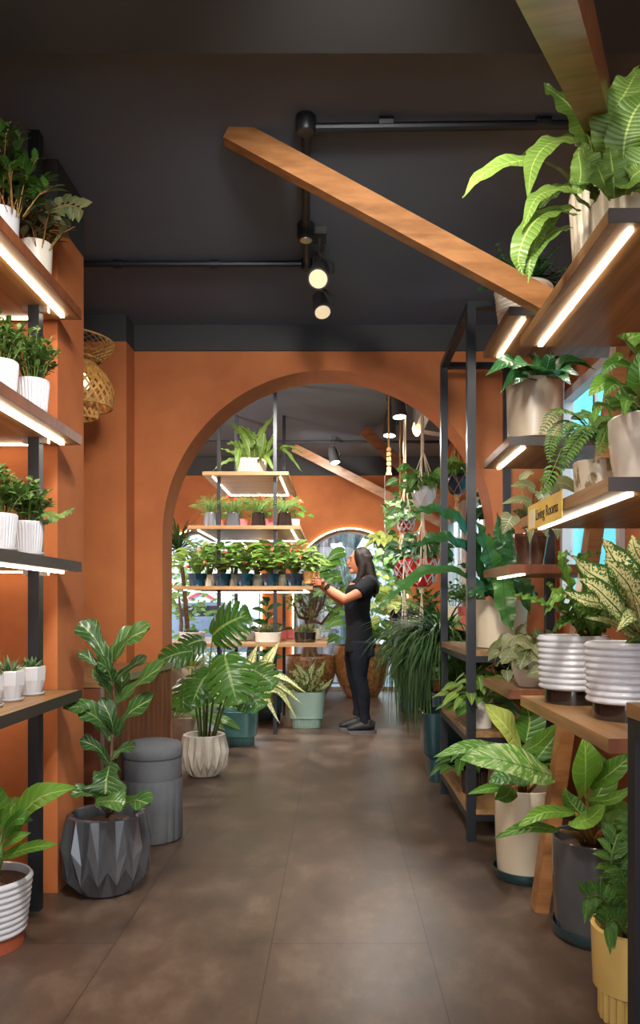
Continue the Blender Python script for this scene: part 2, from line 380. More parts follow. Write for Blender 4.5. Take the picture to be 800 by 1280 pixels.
def pot(root, kind, m, c, rt, rb, h, **k):
    c=V(c); mb=MB(); sm=35
    if kind=='smooth': mb.lathe(c,potprof(rt,rb,h,bulge=k.get('bulge',0),lip=k.get('lip',0)),48)
    elif kind=='ringed':
        pr=potprof(rt,rb,h,n=k.get('nr',11)*6,bulge=k.get('bulge',0)); mb.lathe(c,pr,56,mod_ring(k.get('nr',11),k.get('a',.006),0,h)); sm=60
    elif kind=='spiral':
        pr=potprof(rt,rb,h,n=60)
        nr=k.get('nr',9); mb.lathe(c,pr,56,lambda an,r,z:(r+.005*math.sin(an*2+z/h*nr*6.28) if 0.004<z<h-.002 else r,z)); sm=80
    elif kind=='fluted':
        mb.lathe(c,potprof(rt,rb,h,bulge=k.get('bulge',0)),k.get('nf',24)*6,mod_flute(k.get('nf',24),k.get('a',.06),.004,h-.001)); sm=70
    elif kind=='facet':
        nf=k.get('nf',9); mb.lathe(c,potprof(rt,rb,h,n=2,bulge=k.get('bulge',0)),nf*2,lambda an,r,z:(r*(1+.045*math.cos(nf*an)*(1 if z>h*.5 else -1)),z)); sm=10
    elif kind=='pleat':
        n=k.get('nf',15); vs=[]; fs=[]
        lv=[(.50,0,.50,0),(.60,.03,.60,.03),(.93,.40,.93,.22),(1.0,.62,.90,.46),(.86,.98,.80,.98),(.80,1.0,.76,1.0),(.72,.99,.70,.99),(.68,.85,.66,.85)]
        for (ra,za,rb_,zb) in lv:
            for q in range(2*n):
                a=PI*q/n; r_,z_=(ra,za) if q%2==0 else (rb_,zb)
                vs.append((c.x+rt*r_*math.cos(a),c.y+rt*r_*math.sin(a),c.z+h*z_))
        for i in range(len(lv)-1):
            for q in range(2*n):
                q2=(q+1)%(2*n); A,B,C_,D=i*2*n+q,i*2*n+q2,(i+1)*2*n+q2,(i+1)*2*n+q
                if i in(1,2,3):
                    fs += ([(A,B,C_),(A,C_,D)] if q%2 else [(A,B,D),(B,C_,D)])
                else: fs.append((A,B,C_,D))
        fs.append(tuple(range(2*n-1,-1,-1))); mb.add(vs,fs); sm=0
    elif kind=='square':
        pr=[(rb*.96,h*.26),(rb,h*.28)]+[(rb+(rt-rb)*i/6,h*(.30+.70*i/6)) for i in range(7)]+[(rt-.012,h+.002),(rt-.016,h*.85)]
        mb.lathe(c,pr,96,mod_square()); 
        ft=MB(); ft.lathe(c,[(rb*.80,0),(rb*.82,.004),(rb*.82,h*.27)],144,lambda an,r,z:(mod_square()(an,r,z)[0]*(1+.018*math.sin(an*36)),z)); 
    elif kind=='pedestal':     # round bowl over a narrower fluted foot
        pr=[(rb*.8,h*.30),(rb,h*.36)]+[(rb+(rt-rb)*i/6,h*(.40+.60*i/6)) for i in range(7)]+[(rt-.012,h+.002),(rt-.015,h*.85)]
        mb.lathe(c,pr,56); ft=MB(); ft.lathe(c,[(rb*.82,0),(rb*.84,.005),(rb*.84,h*.33)],144,mod_flute(24,.07)); sm=50
    o=mb.build('pot',m,root,smooth=sm)
    if kind in('square','pedestal'): ft.build('ribbed_foot',m,o,smooth=50)
    if k.get('base'):          # dark glazed or clay base band
        bm_,br,bh=k['base']; MB().lathe(c+V((0,0,-bh)),[(br*.94,0),(br,.004),(br*1.0,bh)],48).build('base_band',bm_,root)
    if k.get('saucer'):
        sm_,sr,sh=k['saucer']; MB().lathe(c+V((0,0,-.006)),[(sr*.86,0),(sr,sh*.5),(sr*1.02,sh),(sr*.97,sh),(sr*.94,sh*.4),(sr*.5,.007)],48,close=True).build('saucer',sm_,root)
    rs=(rt*(.68 if kind=='pleat' else 1)-.009)
    if kind=='square': MB().lathe(c+V((0,0,h*.86)),[(rs*.2,.006),(rs*.7,.004),(rs*1.0,0)],48,lambda an,r,z:(mod_square()(an,r,z)[0] if r>rs*.5 else r,z)).build('soil','soil',root)
    else: MB().lathe(c+V((0,0,h*.86)),[(rs*.2,.006),(rs*.7,.004),(rs*1.0,0)],32).build('soil','soil',root)
    return c+V((0,0,h*.87))
# ------------------------------------------------------------------ camera and render look
cam=bpy.data.cameras.new('camera'); co=bpy.data.objects.new('camera',cam); COL.objects.link(co); sc.camera=co
co.location=(0,0,1.1); co.rotation_euler=(PI/2,0,0)
cam.sensor_fit='VERTICAL'; cam.sensor_height=36; cam.lens=36*F/1280; cam.shift_x=-20/1280; cam.shift_y=117/1280; cam.clip_start=.02
sc.view_settings.view_transform='Standard'; sc.view_settings.look='None'; sc.view_settings.gamma=1; sc.view_settings.use_curve_mapping=False
sc.view_settings.exposure=0.1
w=bpy.data.worlds.new('world'); sc.world=w; w.use_nodes=True
wn=w.node_tree.nodes; wl=w.node_tree.links; bg=wn['Background']; 
bg.inputs[0].default_value=(.80,.90,1,1); bg.inputs[1].default_value=4.0

# ------------------------------------------------------------------ floor with long vinyl tiles
def floor_mat():
    m,n,l=nt('floor_tiles'); o=n.new('ShaderNodeOutputMaterial'); b=n.new('ShaderNodeBsdfPrincipled'); l.new(b.outputs[0],o.inputs[0])
    tc=n.new('ShaderNodeTexCoord'); 
    no=n.new('ShaderNodeTexNoise'); no.inputs['Scale'].default_value=4.2; no.inputs['Detail'].default_value=9; no.inputs['Roughness'].default_value=.68
    mp=n.new('ShaderNodeMapping'); mp.inputs['Scale'].default_value=(1.2,.7,1); l.new(tc.outputs['Object'],mp.inputs[0]); l.new(mp.outputs[0],no.inputs[0])
    cr_=n.new('ShaderNodeValToRGB'); e=cr_.color_ramp.elements; e[0].position=.3; e[0].color=c4(rgb((64,52,44))); e[1].position=.70; e[1].color=c4(rgb((116,100,86)))
    x=cr_.color_ramp.elements.new(.52); x.color=c4(rgb((92,74,62)))
    l.new(no.outputs[0],cr_.inputs[0])
    br=n.new('ShaderNodeTexBrick'); br.offset=.5; br.inputs['Scale'].default_value=1; br.inputs['Mortar Size'].default_value=.0022; br.inputs['Brick Width'].default_value=1.45; br.inputs['Row Height'].default_value=.51
    br.inputs['Color1'].default_value=(1,1,1,1); br.inputs['Color2'].default_value=(.9,.9,.9,1); br.inputs['Mortar'].default_value=(.45,.42,.4,1)
    m2=n.new('ShaderNodeMapping'); m2.inputs['Rotation'].default_value=(0,0,PI/2); m2.inputs['Location'].default_value=(.3,.21,0); l.new(tc.outputs['Object'],m2.inputs[0]); l.new(m2.outputs[0],br.inputs[0])
    mx=n.new('ShaderNodeMix'); mx.data_type='RGBA'; mx.blend_type='MULTIPLY'; mx.inputs[0].default_value=1; l.new(cr_.outputs[0],mx.inputs[6]); l.new(br.outputs[0],mx.inputs[7])
    l.new(mx.outputs[2],b.inputs['Base Color'])
    mr=n.new('ShaderNodeMapRange'); mr.inputs[3].default_value=.30; mr.inputs[4].default_value=.48; l.new(no.outputs[0],mr.inputs[0]); l.new(mr.outputs[0],b.inputs['Roughness'])
    bp=n.new('ShaderNodeBump'); bp.inputs['Strength'].default_value=.08; bp.inputs['Distance'].default_value=.01; l.new(no.outputs[0],bp.inputs['Height']); l.new(bp.outputs[0],b.inputs['Normal'])
    return m
struct(MB().box(-3.2,1.75,-2.5,9.95,-.08,0).build('floor',floor_mat(),smooth=0))

# ------------------------------------------------------------------ walls
def arch_wall(name,x0,x1,y0,y1,z1,arches,mt,dz=0):
    xs={x0,x1}
    for cx,r,zc in arches:
        for i in range(49): xs.add(cx-r*math.cos(PI*i/48))
    xs=sorted(xs); mb=MB()
    def top(xa,xb,x):
        m_=(xa+xb)/2
        for cx,r,zc in arches:
            if abs(m_-cx)<r: return zc+math.sqrt(max(0,r*r-(x-cx)**2))
        return 0
    for a,b in zip(xs[:-1],xs[1:]):
        if b-a<1e-6: continue
        za,zb=top(a,b,a),top(a,b,b)
        mb.hexa([(a,y0,za),(b,y0,zb),(b,y1,zb),(a,y1,za),(a,y0,z1),(b,y0,z1),(b,y1,z1),(a,y1,z1)])
    return struct(mb.build(name,mt,smooth=0))
arch_wall('wall_middle',-1.42,1.35,4.64,4.91,2.81,[(-.047,1.013,1.525)],'orange')
BA=[(.18,.72,1.355),(-1.68,.72,1.355)]
arch_wall('wall_back',-3.0,1.35,9.7,9.95,3.0,BA,'orange')
box=lambda n,m,*a: struct(box_(n,m,a))
box('trim_1','band',-1.23,1.35,4.625,4.64,2.652,2.81)
box('trim_2','band',-3.0,1.35,9.68,9.7,2.76,3.0)
box('wall_left','orange',-1.55,-1.42,-2.5,2.91,0,2.81)
MB().box(-1.55,-1.066,2.91,3.21,0,2.57).build('wall_column','orange',smooth=0)['kind']='structure'
box('trim_3','band',-1.55,-1.066,2.91,3.21,2.57,2.81)
box('wall_left','orange',-2.1,-1.95,3.21,4.46,0,2.81)
box('wall_left','orange',-2.1,-1.23,4.46,4.64,0,2.65)
box('trim_4','band',-2.1,-1.23,4.46,4.64,2.65,2.81)
box('wall_left','orange',-3.2,-1.55,2.91,3.21,0,2.81)
box('wall_far_left','orange',-3.15,-3.0,4.91,9.95,0,3.0)
box('wall_left','orange',-3.15,-1.42,4.64,4.91,0,3.0)
# right wall with window openings
WINS=[(3.55,4.50,1.02,2.34),(5.2,6.2,.95,2.2),(6.5,7.6,.95,2.2),(7.9,9.1,.95,2.2)]
mb=MB(); y=-2.5
for a,b,c,d in WINS:
    zt=2.81 if a<4.9 else 3.0
    mb.box(1.35,1.40,y,a,0,3.0); mb.box(1.35,1.40,a,b,0,c); mb.box(1.35,1.40,a,b,d,3.0); y=b
mb.box(1.35,1.40,y,9.95,0,3.0)
struct(mb.build('wall_right','orange',smooth=0))
# ceilings
box('ceiling','black',-3.2,1.55,2.14,4.64,2.81,2.95)
box('ceiling','band',-1.55,1.55,.6,2.14,2.655,2.95)
box('ceiling','black',-1.55,1.55,-2.5,.6,2.81,2.95)
box('ceiling','black',-3.15,1.55,4.64,9.95,3.0,3.12)
glassm=None
m_,n_,l_=nt('window_glass'); o_=n_.new('ShaderNodeOutputMaterial'); gl=n_.new('ShaderNodeBsdfGlossy'); gl.inputs['Roughness'].default_value=.02; tp=n_.new('ShaderNodeBsdfTransparent'); tp.inputs[0].default_value=(.94,.97,.98,1)
lw_=n_.new('ShaderNodeLayerWeight'); pw_=n_.new('ShaderNodeMath'); pw_.operation='POWER'; pw_.inputs[1].default_value=5; l_.new(lw_.outputs['Facing'],pw_.inputs[0]); fr=n_.new('ShaderNodeMath'); fr.operation='MULTIPLY_ADD'; fr.inputs[1].default_value=.8; fr.inputs[2].default_value=.04; l_.new(pw_.outputs[0],fr.inputs[0]); mi=n_.new('ShaderNodeMixShader'); l_.new(fr.outputs[0],mi.inputs[0]); l_.new(tp.outputs[0],mi.inputs[1]); l_.new(gl.outputs[0],mi.inputs[2]); l_.new(mi.outputs[0],o_.inputs[0]); M['glass']=m_
for k,(a,b,c,d) in enumerate(WINS):
    o=MB(); t=.05 if k==0 else .13
    for q in ((1.325,1.39,a,a+t,c,d),(1.325,1.39,b-t,b,c,d),(1.325,1.39,a+t,b-t,c,c+t),(1.325,1.39,a+t,b-t,d-t,d),(1.365,1.385,(a+b)/2-.015,(a+b)/2+.015,c+t,d-t)): o.box(*q)
    fr_=struct(o.build('window_%d'%(k+1),'frame',smooth=0)); 
    MB().box(1.372,1.377,a+t,b-t,c+t,d-t).build('pane','glass',fr_,smooth=0)
for k,(cx,r,zc) in enumerate(BA):
    # arched glazing with slim frame, and the LED line round the arch
    o=MB(); N=40
    arc=[V((cx-r,0,.0))]+[V((cx-r*math.cos(PI*i/N),0,zc+r*math.sin(PI*i/N))) for i in range(N+1)]+[V((cx+r,0,0))]
    fm=MB(); fm.tube([V((p.x+(.02 if p.x<cx else -.02),9.86,max(.02,p.z-.02))) for p in arc],.02,4); fm.box(cx-r+.02,cx+r-.02,9.84,9.88,0,.05)
    f_=struct(fm.build('window_%d'%(k+5),'frame',smooth=0))
    pts=[(p.x,9.855,p.z) for p in arc]; pane=MB(); n=len(pts); pane.add(pts+[(x,9.861,z) for x,_,z in pts],[tuple(range(n)),tuple(range(2*n-1,n-1,-1))]+[(i,(i+1)%n,(i+1)%n+n,i+n) for i in range(n)])
    pane.build('pane','glass',f_,smooth=0)
    ld=MB(); ld.tube([V((cx+(p.x-cx)*1.012,9.69,(zc+(p.z-zc)*1.012 if p.z>zc else p.z))) for p in arc],.008,6)
    tag(ld.build('light_strip','ledw'),['warm light line round the arched window behind the standing woman','warm light line round the arched window behind the tiered display rack'][k],'light strip')

# ------------------------------------------------------------------ outdoors
struct(MB().box(-14,14,9.95,30,-.12,-.04).build('pavement','pave',smooth=0))
struct(MB().box(1.55,14,-4,9.95,-.12,-.04).build('side_yard_ground','pave',smooth=0))
tag(MB().box(3.3,3.4,3.5,15.5,-.04,4.6).build('teal_reflection_panel','tealreflect',smooth=0),'added teal panel standing in for teal glass reflections at the right wall windows','screen')  # added panel, gives the windows the teal that the glass reflects
# grey banyan trunk
tb=MB()
for i in range(26):
    a=i*2.4; r0=.08+.26*R.random(); x=.0+math.cos(a)*r0*1.3-.15; yy=11.7+math.sin(a)*r0
    pts=[]; 
    for k in range(7):
        z=-.05+k*.62; sp=1+.55*math.exp(-z*2.2)+.10*max(0,z-1.6)
        pts.append(V((-.15+(x+.15)*sp+.05*math.sin(k*1.7+i),11.7+(yy-11.7)*sp,z)))
    tb.tube(pts,[.12+.05*R.random() for _ in pts],10)
tb.tube([V((-.1,11.7,1.6)),V((.25,11.7,2.1)),V((.7,11.8,2.9))],[.16,.12,.1],10)
tr=thing('banyan_tree','gnarled grey tree trunk outside the arched window beside the woman','tree',(-.15,11.7,-.04)); tb.build('trunk','trunk',tr)
def crown(c,r,n,ls): 
    mb=MB()
    for i in range(n):
        p=V(c)+V((R.gauss(0,1)*r[0],R.gauss(0,1)*r[1],R.gauss(0,1)*r[2])); d=dirv(R.uniform(0,6.28),R.uniform(-.6,.6)); l=ls*R.uniform(.6,1.3)
        leaf(mb,[p,p+d*l*.5,p+d*l],l*.55,'ovate',hint=(0,-.8,.5),nl=3,nw=2)
    return mb
crown((.2,11.9,3.3),(1.5,.5,.35),700,.22).build('foliage','l_bright',tr)
for (x,y,z,lb) in ((.95,11.6,1.6,'loose green shrub outside the arched window, right of the tree trunk'),(-2.35,11.3,1.4,'green street shrub outside the left arched window')):
    t=thing('street_shrub',lb,'shrub',(x,y,-.04)); MB().tube([(x,y,-.04),(x+.05,y,z*.6),(x,y,z)],[.04,.03,.01],6).build('stem','bark',t); crown((x,y,z),(.35,.25,.42),420,.12).build('foliage','l_bright',t)
# street fence
t=thing('railing_fence','pale upright railing across the street behind the woman','fence',(.9,13.4,-.04))
for z in (1.75,.1): MB().box(.1,2.4,13.4,13.43,z,z+.05).build('rail','frame',t,smooth=0)
fb=MB()
for i in range(20): fb.box(.14+i*.12,.165+i*.12,13.405,13.425,-.04,1.9)
fb.build('picket','frame',t,smooth=0)
# car
t=thing('car','blue car parked on the street behind the display rack','car',(-2.4,13.2,-.04))
cb=MB(); prof=[(-2.0,.30),(-2.0,.66),(-1.5,.78),(-1.0,1.12),(.5,1.16),(1.2,.82),(1.9,.72),(2.0,.35)]
def extr(mb,prof,cx,y0,y1,tp=0):
    n=len(prof); vs=[(cx+x,y0+(tp if z>1 else 0),z) for x,z in prof]+[(cx+x,y1-(tp if z>1 else 0),z) for x,z in prof]
    mb.add(vs,[tuple(range(n)),tuple(range(2*n-1,n-1,-1))]+[(i,(i+1)%n,(i+1)%n+n,i+n) for i in range(n)])
extr(cb,prof,-2.4,12.5,14.1,.12); cb.build('body','carblue',t,smooth=20)
wb=MB(); extr(wb,[(-1.3,.8),(-.92,1.06),(-.35,1.09),(-.35,.8)],-2.4,12.52,14.08,.05); extr(wb,[(-.25,.8),(-.25,1.09),(.45,1.10),(.95,.82)],-2.4,12.52,14.08,.05); wb.build('side_window','dglass',t,smooth=0)
for x in (-1.25,1.25):
    MB().tube([(-2.4+x,12.45,.3),(-2.4+x,12.65,.3)],.32,20).build('wheel','rubber',t,smooth=30)
t=thing('street_building','pale street building with red chevron beyond the car','building',(-2,16.5,-.04))
MB().box(-9,8,16.5,17,-.04,2.6).build('wall','house',t,smooth=0)
MB().bar((-3.2,16.47,1.25),(-2.93,16.47,1.40),.05,.06,up=(0,1,0)).bar((-2.93,16.47,1.40),(-2.66,16.47,1.25),.05,.06,up=(0,1,0)).build('chevron','red',t,smooth=0)
MB().box(-9,8,16.4,16.5,1.8,2.0).build('ledge','cream',t,smooth=0)

# ------------------------------------------------------------------ ceiling pipes and spotlights
def pipe(name,lb,pts,r=.016,joints=()):
    t=thing(name,lb,'pipe',pts[0]); mb=MB(); mb.tube(pts,r,10); mb.build('tube','steel',t)
    for a,b in joints: MB().tube([a,b],r*1.35,10).build('coupling','steel',t)
    return t
zc=2.79
pipe('ceiling_conduit','black conduit pipe on the front ceiling running right from behind the long wooden strut',[P(395,158,2.66)+V((0,0,-.005)),V((1.3,2.66,zc))],joints=[((.15,2.66,zc),(.2,2.66,zc)),((.7,2.66,zc),(.75,2.66,zc))])
pipe('ceiling_conduit','black conduit pipe on the ceiling running left to the column, above the arch',[V((-1.9,3.76,zc)),V((-.17,3.76,zc))],joints=[((-.62,3.76,zc),(-.58,3.76,zc)),((-1.1,3.76,zc),(-1.06,3.76,zc))])
t=thing('ceiling_conduit','black conduit pipe crossing above the wooden strut, leading to the twin spotlights','pipe',(-.106,2.66,2.81))
MB().tube([(-.106,2.66,2.77),(-.13,3.3,2.77),(-.145,3.76,2.785)],.017,10).build('tube','steel',t)
MB().lathe((-.106,2.66,2.755),[(.03,0),(.036,.01),(.036,.055)],16).build('junction_box','steel',t)
j=MB().lathe((-.135,3.40,2.735),[(.032,0),(.04,.008),(.04,.07)],20).build('junction_box','steel',t)
MB().lathe((-.135,3.40,2.731),[(.027,0),(.030,.006)],20,close=True).build('cover_plate','chrome',j)
MB().lathe((-.145,3.76,2.76),[(.024,0),(.03,.01),(.03,.05)],14).build('junction_box','steel',t)
def spotlight(lb,c,d,lens,L=.13,r=.042,zc=2.81,name='spotlight',group=None):
    c=V(c); d=V(d).normalized(); t=thing(name,lb,'spotlight',(c.x,c.y,zc),group)
    a=c-d*L/2; b=c+d*L/2
    MB().tube([a-d*.01,a,a+d*.02,a+d*.06,b-d*.02,b],[r*.5,r*.7,r*.8,r*.92,r,r*1.05],24).build('body','band',t)
    MB().tube([b-d*.004,b+d*.002],r*.88,24).build('lens',lens,t)
    s_=MB(); s_.tube([c+V((r+.012,0,0)),c+V((r+.012,0,.04)),c+V((0,0,.085)),V((c.x,c.y,zc-.02))],.008,8); s_.build('yoke','band',t)
    MB().box(c.x-.03,c.x+.03,c.y-.05,c.y+.05,zc-.03,zc).build('adapter','band',t,smooth=0)
    return b,d
spotlight('black ceiling spotlight with a warm round lens, upper of the front pair',(-.075,3.48,2.625),(-.05,-.62,-.55),'lens',L=.17,r=.047)
spotlight('small black ceiling spotlight with a tilted white lens, lower of the front pair',(-.075,3.72,2.575),(.15,-.45,-.75),'lens',L=.12,r=.043)
spotlight('lit black track spotlight beside the glowing bulb, the lower of two',(.49,6.9,2.74),(-.05,-.1,-.9),'lensw',L=.2,r=.06,zc=3.0)
spotlight('lit black track spotlight nearest the big arch edge, the higher of two',(.52,6.3,2.76),(.05,-.1,-.9),'lensw',L=.2,r=.06,zc=3.0)
spotlight('lit black spotlight low over the back wall, beside the arched window top',(-.03,8.6,2.80),(.2,-.2,-.9),'lensw',L=.18,r=.06,zc=3.0)
t=thing('light_track','black light track along the back room ceiling','light track',(.5,6.6,3.0)); MB().box(.49,.53,5.6,7.6,2.975,3.0).build('rail','band',t,smooth=0)
t=thing('ceiling_conduit','thin black conduit crossing the ceiling in front of the back wall','pipe',(-2,8.76,3)); MB().tube([(-2.9,8.76,2.985),(1.3,8.76,2.985)],.016,8).build('tube','band',t)
t=thing('pendant_bulb','glowing edison bulb hanging beside the white macrame planter','lamp',(.72,6.9,3.0))
c=V((.745,7.0,2.66)); MB().lathe(c,[(.012,0),(.035,.03),(.045,.07),(.03,.12),(.02,.14)],20,close=True).build('bulb','bulb',t)
MB().tube([c+V((0,0,.14)),c+V((0,0,.2))],.022,12).build('socket','chrome',t); MB().tube([c+V((0,0,.2)),(.745,7.0,3.0)],.004,6).build('cord','band',t)
t=thing('air_conditioner','white ceiling air conditioner behind the big arch on the right','air conditioner',(1.05,6.4,3.0))
MB().hexa([(.72,5.9,2.72),(1.3,5.9,2.62),(1.3,7.1,2.62),(.72,7.1,2.72),(.72,5.9,2.97),(1.3,5.9,2.97),(1.3,7.1,2.97),(.72,7.1,2.97)]).build('housing','white',t,smooth=0)
MB().hexa([(.80,6.1,2.695),(.95,6.1,2.67),(.95,6.9,2.67),(.80,6.9,2.695),(.80,6.1,2.708),(.95,6.1,2.683),(.95,6.9,2.683),(.80,6.9,2.708)]).build('vent','band',t,smooth=0)

# ------------------------------------------------------------------ wooden struts
def strut(lb,a,b,w,h,up=(0,0,1)): 
    t=MB().bar(a,b,w,h,up).build('wooden_strut','beam',smooth=0,org=None); return tag(t,lb,'wooden beam')
strut('long wooden strut slanting from the ceiling down to the timber shelves',V((-.385,2.74,2.81)),V((.86,2.80,2.17)),.055,.085)
strut('thick wooden strut running up behind the big lime fern',V((.955,2.68,2.755)),V((.14,.68,1.82)),.075,.10)
strut('thin wooden strut slanting over the back wall arched window',V((-.50,9.0,2.97)),V((1.25,8.7,2.02)),.06,.10)
strut('pale wooden strut behind the macrame planters in the back room',V((.30,8.1,2.97)),V((1.25,7.9,2.0)),.06,.12)

# ------------------------------------------------------------------ left shelving with LED lines
t=thing('wall_shelving','wall shelving of four dark-edged wooden boards on a black steel post','shelving',(-1.2,1.8,0))
MB().box(-1.107,-1.067,2.73,2.77,0,2.81).build('post','steel',t,smooth=0)
for i,z in enumerate((2.18,1.706,1.228,.747)):
    s_=MB().box(-1.40,-.965,.3,2.865,z,z+.035).build('shelf_board','wood',t,smooth=0)
    MB().box(-.965,-.96,.3,2.87,z-.001,z+.036).box(-1.40,-.965,2.865,2.87,z-.001,z+.036).build('edging','plank' if i<2 else 'edge',s_,smooth=0)
    if i<3: MB().box(-1.026,-1.012,.5,2.83,z-.008,z).build('light_strip','led',s_,smooth=0)
    else: MB().box(-1.39,-1.37,.5,2.83,z-.008,z).build('light_strip','ledback',s_,smooth=0)
    MB().box(-1.38,-1.12,2.845,2.857,z-.006,z).build('light_strip','ledback',s_,smooth=0)
    MB().box(-1.39,-1.378,.5,2.8,z-.006,z).build('light_strip','ledback',s_,smooth=0) if i<3 else None
    MB().box(-1.13,-1.04,2.74,2.76,z-.02,z).build('bracket','chrome',s_,smooth=0)
# ------------------------------------------------------------------ counter
t=thing('service_counter','wood-panelled counter with a plank front between the column and the arch','counter',(-1.2,4.0,0))
q=[(-1.44,3.55,0),(-1.05,3.55,0),(-.985,4.60,0),(-1.44,4.60,0)]
def pr(z0,z1,e): return [(-1.42,3.55-e,z0),(-1.045+e,3.55-e,z0),(-.975+e,4.60,z0),(-1.23,4.60,z0),(-1.42,3.55-e,z1),(-1.045+e,3.55-e,z1),(-.975+e,4.60,z1),(-1.23,4.60,z1)]
def prx(z0,z1,e): return [(-1.90,3.40-e,z0),(-1.05+e,3.40-e,z0),(-.975+e,4.45,z0),(-1.90,4.45,z0),(-1.90,3.40-e,z1),(-1.05+e,3.40-e,z1),(-.975+e,4.45,z1),(-1.90,4.45,z1)]
MB().hexa(prx(0,.735,0)).build('body','plank',t,smooth=0)
pm=MB()
for i in range(13):
    f0=(i+.06)/13; f1=(i+.94)/13
    for z0,z1 in ((0,.73),):
        a=V((-1.05,3.40,0)).lerp(V((-.975,4.45,0)),f0); b=V((-1.05,3.40,0)).lerp(V((-.975,4.45,0)),f1)
        pm.hexa([(a.x-.005,a.y,z0),(a.x+.008,a.y,z0),(b.x+.008,b.y,z0),(b.x-.005,b.y,z0),(a.x-.005,a.y,z1),(a.x+.008,a.y,z1),(b.x+.008,b.y,z1),(b.x-.005,b.y,z1)])
for i in range(9):
    x0=-1.89+i*.094; pm.box(x0,x0+.086,3.392,3.405,0,.73)
pm.build('planks','plank',t,smooth=0)
MB().hexa(prx(.735,.765,.015)).build('worktop','woodx',t,smooth=0)
MB().hexa([(-1.034,3.384,.735),(-1.030,3.384,.735),(-.956,4.45,.735),(-.960,4.45,.735),(-1.034,3.384,.769),(-1.030,3.384,.769),(-.956,4.45,.769),(-.960,4.45,.769)]).build('metal_edge','chrome',t,smooth=0)
MB().box(-1.05,-1.036,3.385,3.40,0,.735).build('corner_trim','chrome',t,smooth=0)
# ------------------------------------------------------------------ stool
c=V((-.868,3.60,0)); t=thing('pouf_stool','round grey velvet pouf stool with pleated skirt beside the counter','stool',c)
MB().lathe(c,[(.125,0),(.136,.01),(.138,.27),(.136,.29)],160,mod_flute(20,.05,.01,.25)).build('pleated_skirt','velvet',t,smooth=80)
MB().lathe(c,[(.130,.285),(.134,.30),(.134,.385)],64).build('upper_band','velvet',t)
MB().lathe(c,[(.134,.385),(.139,.395),(.140,.43),(.128,.452),(.08,.464),(.01,.467)],64,close=True).build('seat','velvet',t,smooth=80)

# ------------------------------------------------------------------ black steel rack, right
def rect_rack(name,lb,x0,x1,y0,y1,zt,shelves,s=.04,led=False):
    t=thing(name,lb,'shelving rack',((x0+x1)/2,(y0+y1)/2,0))
    for x in (x0,x1-s):
        for y in (y0,y1-s): MB().box(x,x+s,y,y+s,0,zt).build('post','steel',t,smooth=0)
    tf=MB()
    for x in (x0,x1-s): tf.box(x,x+s,y0+s,y1-s,zt-s*.8,zt)
    for y in (y0,y1-s): tf.box(x0+s,x1-s,y,y+s,zt-s*.8,zt)
    tf.build('top_frame','steel',t,smooth=0)
    for z in shelves:
        b=MB().box(x0+.004,x1-.004,y0+s,y1-s,z-.025,z).box(x0+s,x1-s,y0+.004,y0+s,z-.025,z).box(x0+s,x1-s,y1-s,y1-.004,z-.025,z).build('shelf_board','wood',t,smooth=0)
        f=MB()
        for x in (x0,x1-.03): f.box(x,x+.03,y0+s,y1-s,z-.055,z-.025)
        for y in (y0,y1-.03): f.box(x0+s,x1-s,y,y+.03,z-.055,z-.025)
        f.build('shelf_frame','steel',b,smooth=0)
    return t
rect_rack('steel_rack','tall black steel frame rack with three low wooden shelves beside the big arch',.612,1.02,3.54,4.47,2.52,(.89,.51,.15))
t=thing('side_rack','black steel rack with wooden top beside the mustard yellow pot','shelving rack',(.75,1.5,0))
for x,y in ((.566,1.44),(.95,1.44)): 
    if y>1.5: continue
    MB().box(x,x+.035,y,y+.035,0,.885).build('post','steel',t,smooth=0)
for x,y in ((.566,.9),(.95,.9)): MB().box(x,x+.035,y,y+.035,0,.885).build('post','steel',t,smooth=0)
MB().box(.564,.99,.9,1.477,.885,.912).build('top_board','wood',t,smooth=0)
MB().box(.566,.584,.935,1.44,.85,.885).build('frame','steel',t,smooth=0)

# ------------------------------------------------------------------ right timber shelving: near bay A, far bay B
def bay(lb,k,Ys,Ye,zs,xr,zst=.035,ang=0,leg=True,mw='wood',led=True):
    t=thing('timber_shelving',lb,'shelving',((k+xr)/2,(Ys+Ye)/2,0))
    for i,z in enumerate(zs):
        b=MB().box(k,xr,Ys,Ye,z-zst,z).build('shelf_board',mw,t,smooth=0)
        MB().box(k-.001,xr,Ys-.004,Ys,z-zst,z).build('edging','edge' if i<2 else 'plank',b,smooth=0)
        if led and i<3: MB().box(k+.058,k+.072,Ys+.03,Ye-.02,z-zst-.006,z-zst).build('light_strip','led',b,smooth=0)
    return t
A=bay('near timber shelving of three long boards, the top one carrying the big lime fern',.66,1.84,2.72,(2.061,1.411,.778),1.348)
B=bay('far timber shelving of four short boards between the steel rack and near shelving',.68,2.99,3.50,(2.275,1.765,1.262,.768),1.348)
# leaning legs of bay A
for y in (2.748,):
    l_=MB().bar((.735,y,0),(1.06,y,2.26),.05,.07,up=(0,1,0)).build('leg','beam',A,smooth=0)
MB().bar((.735,1.80,0),(1.06,1.80,2.06),.075,.04,up=(0,1,0)).build('leg','beam',A,smooth=0) if False else None
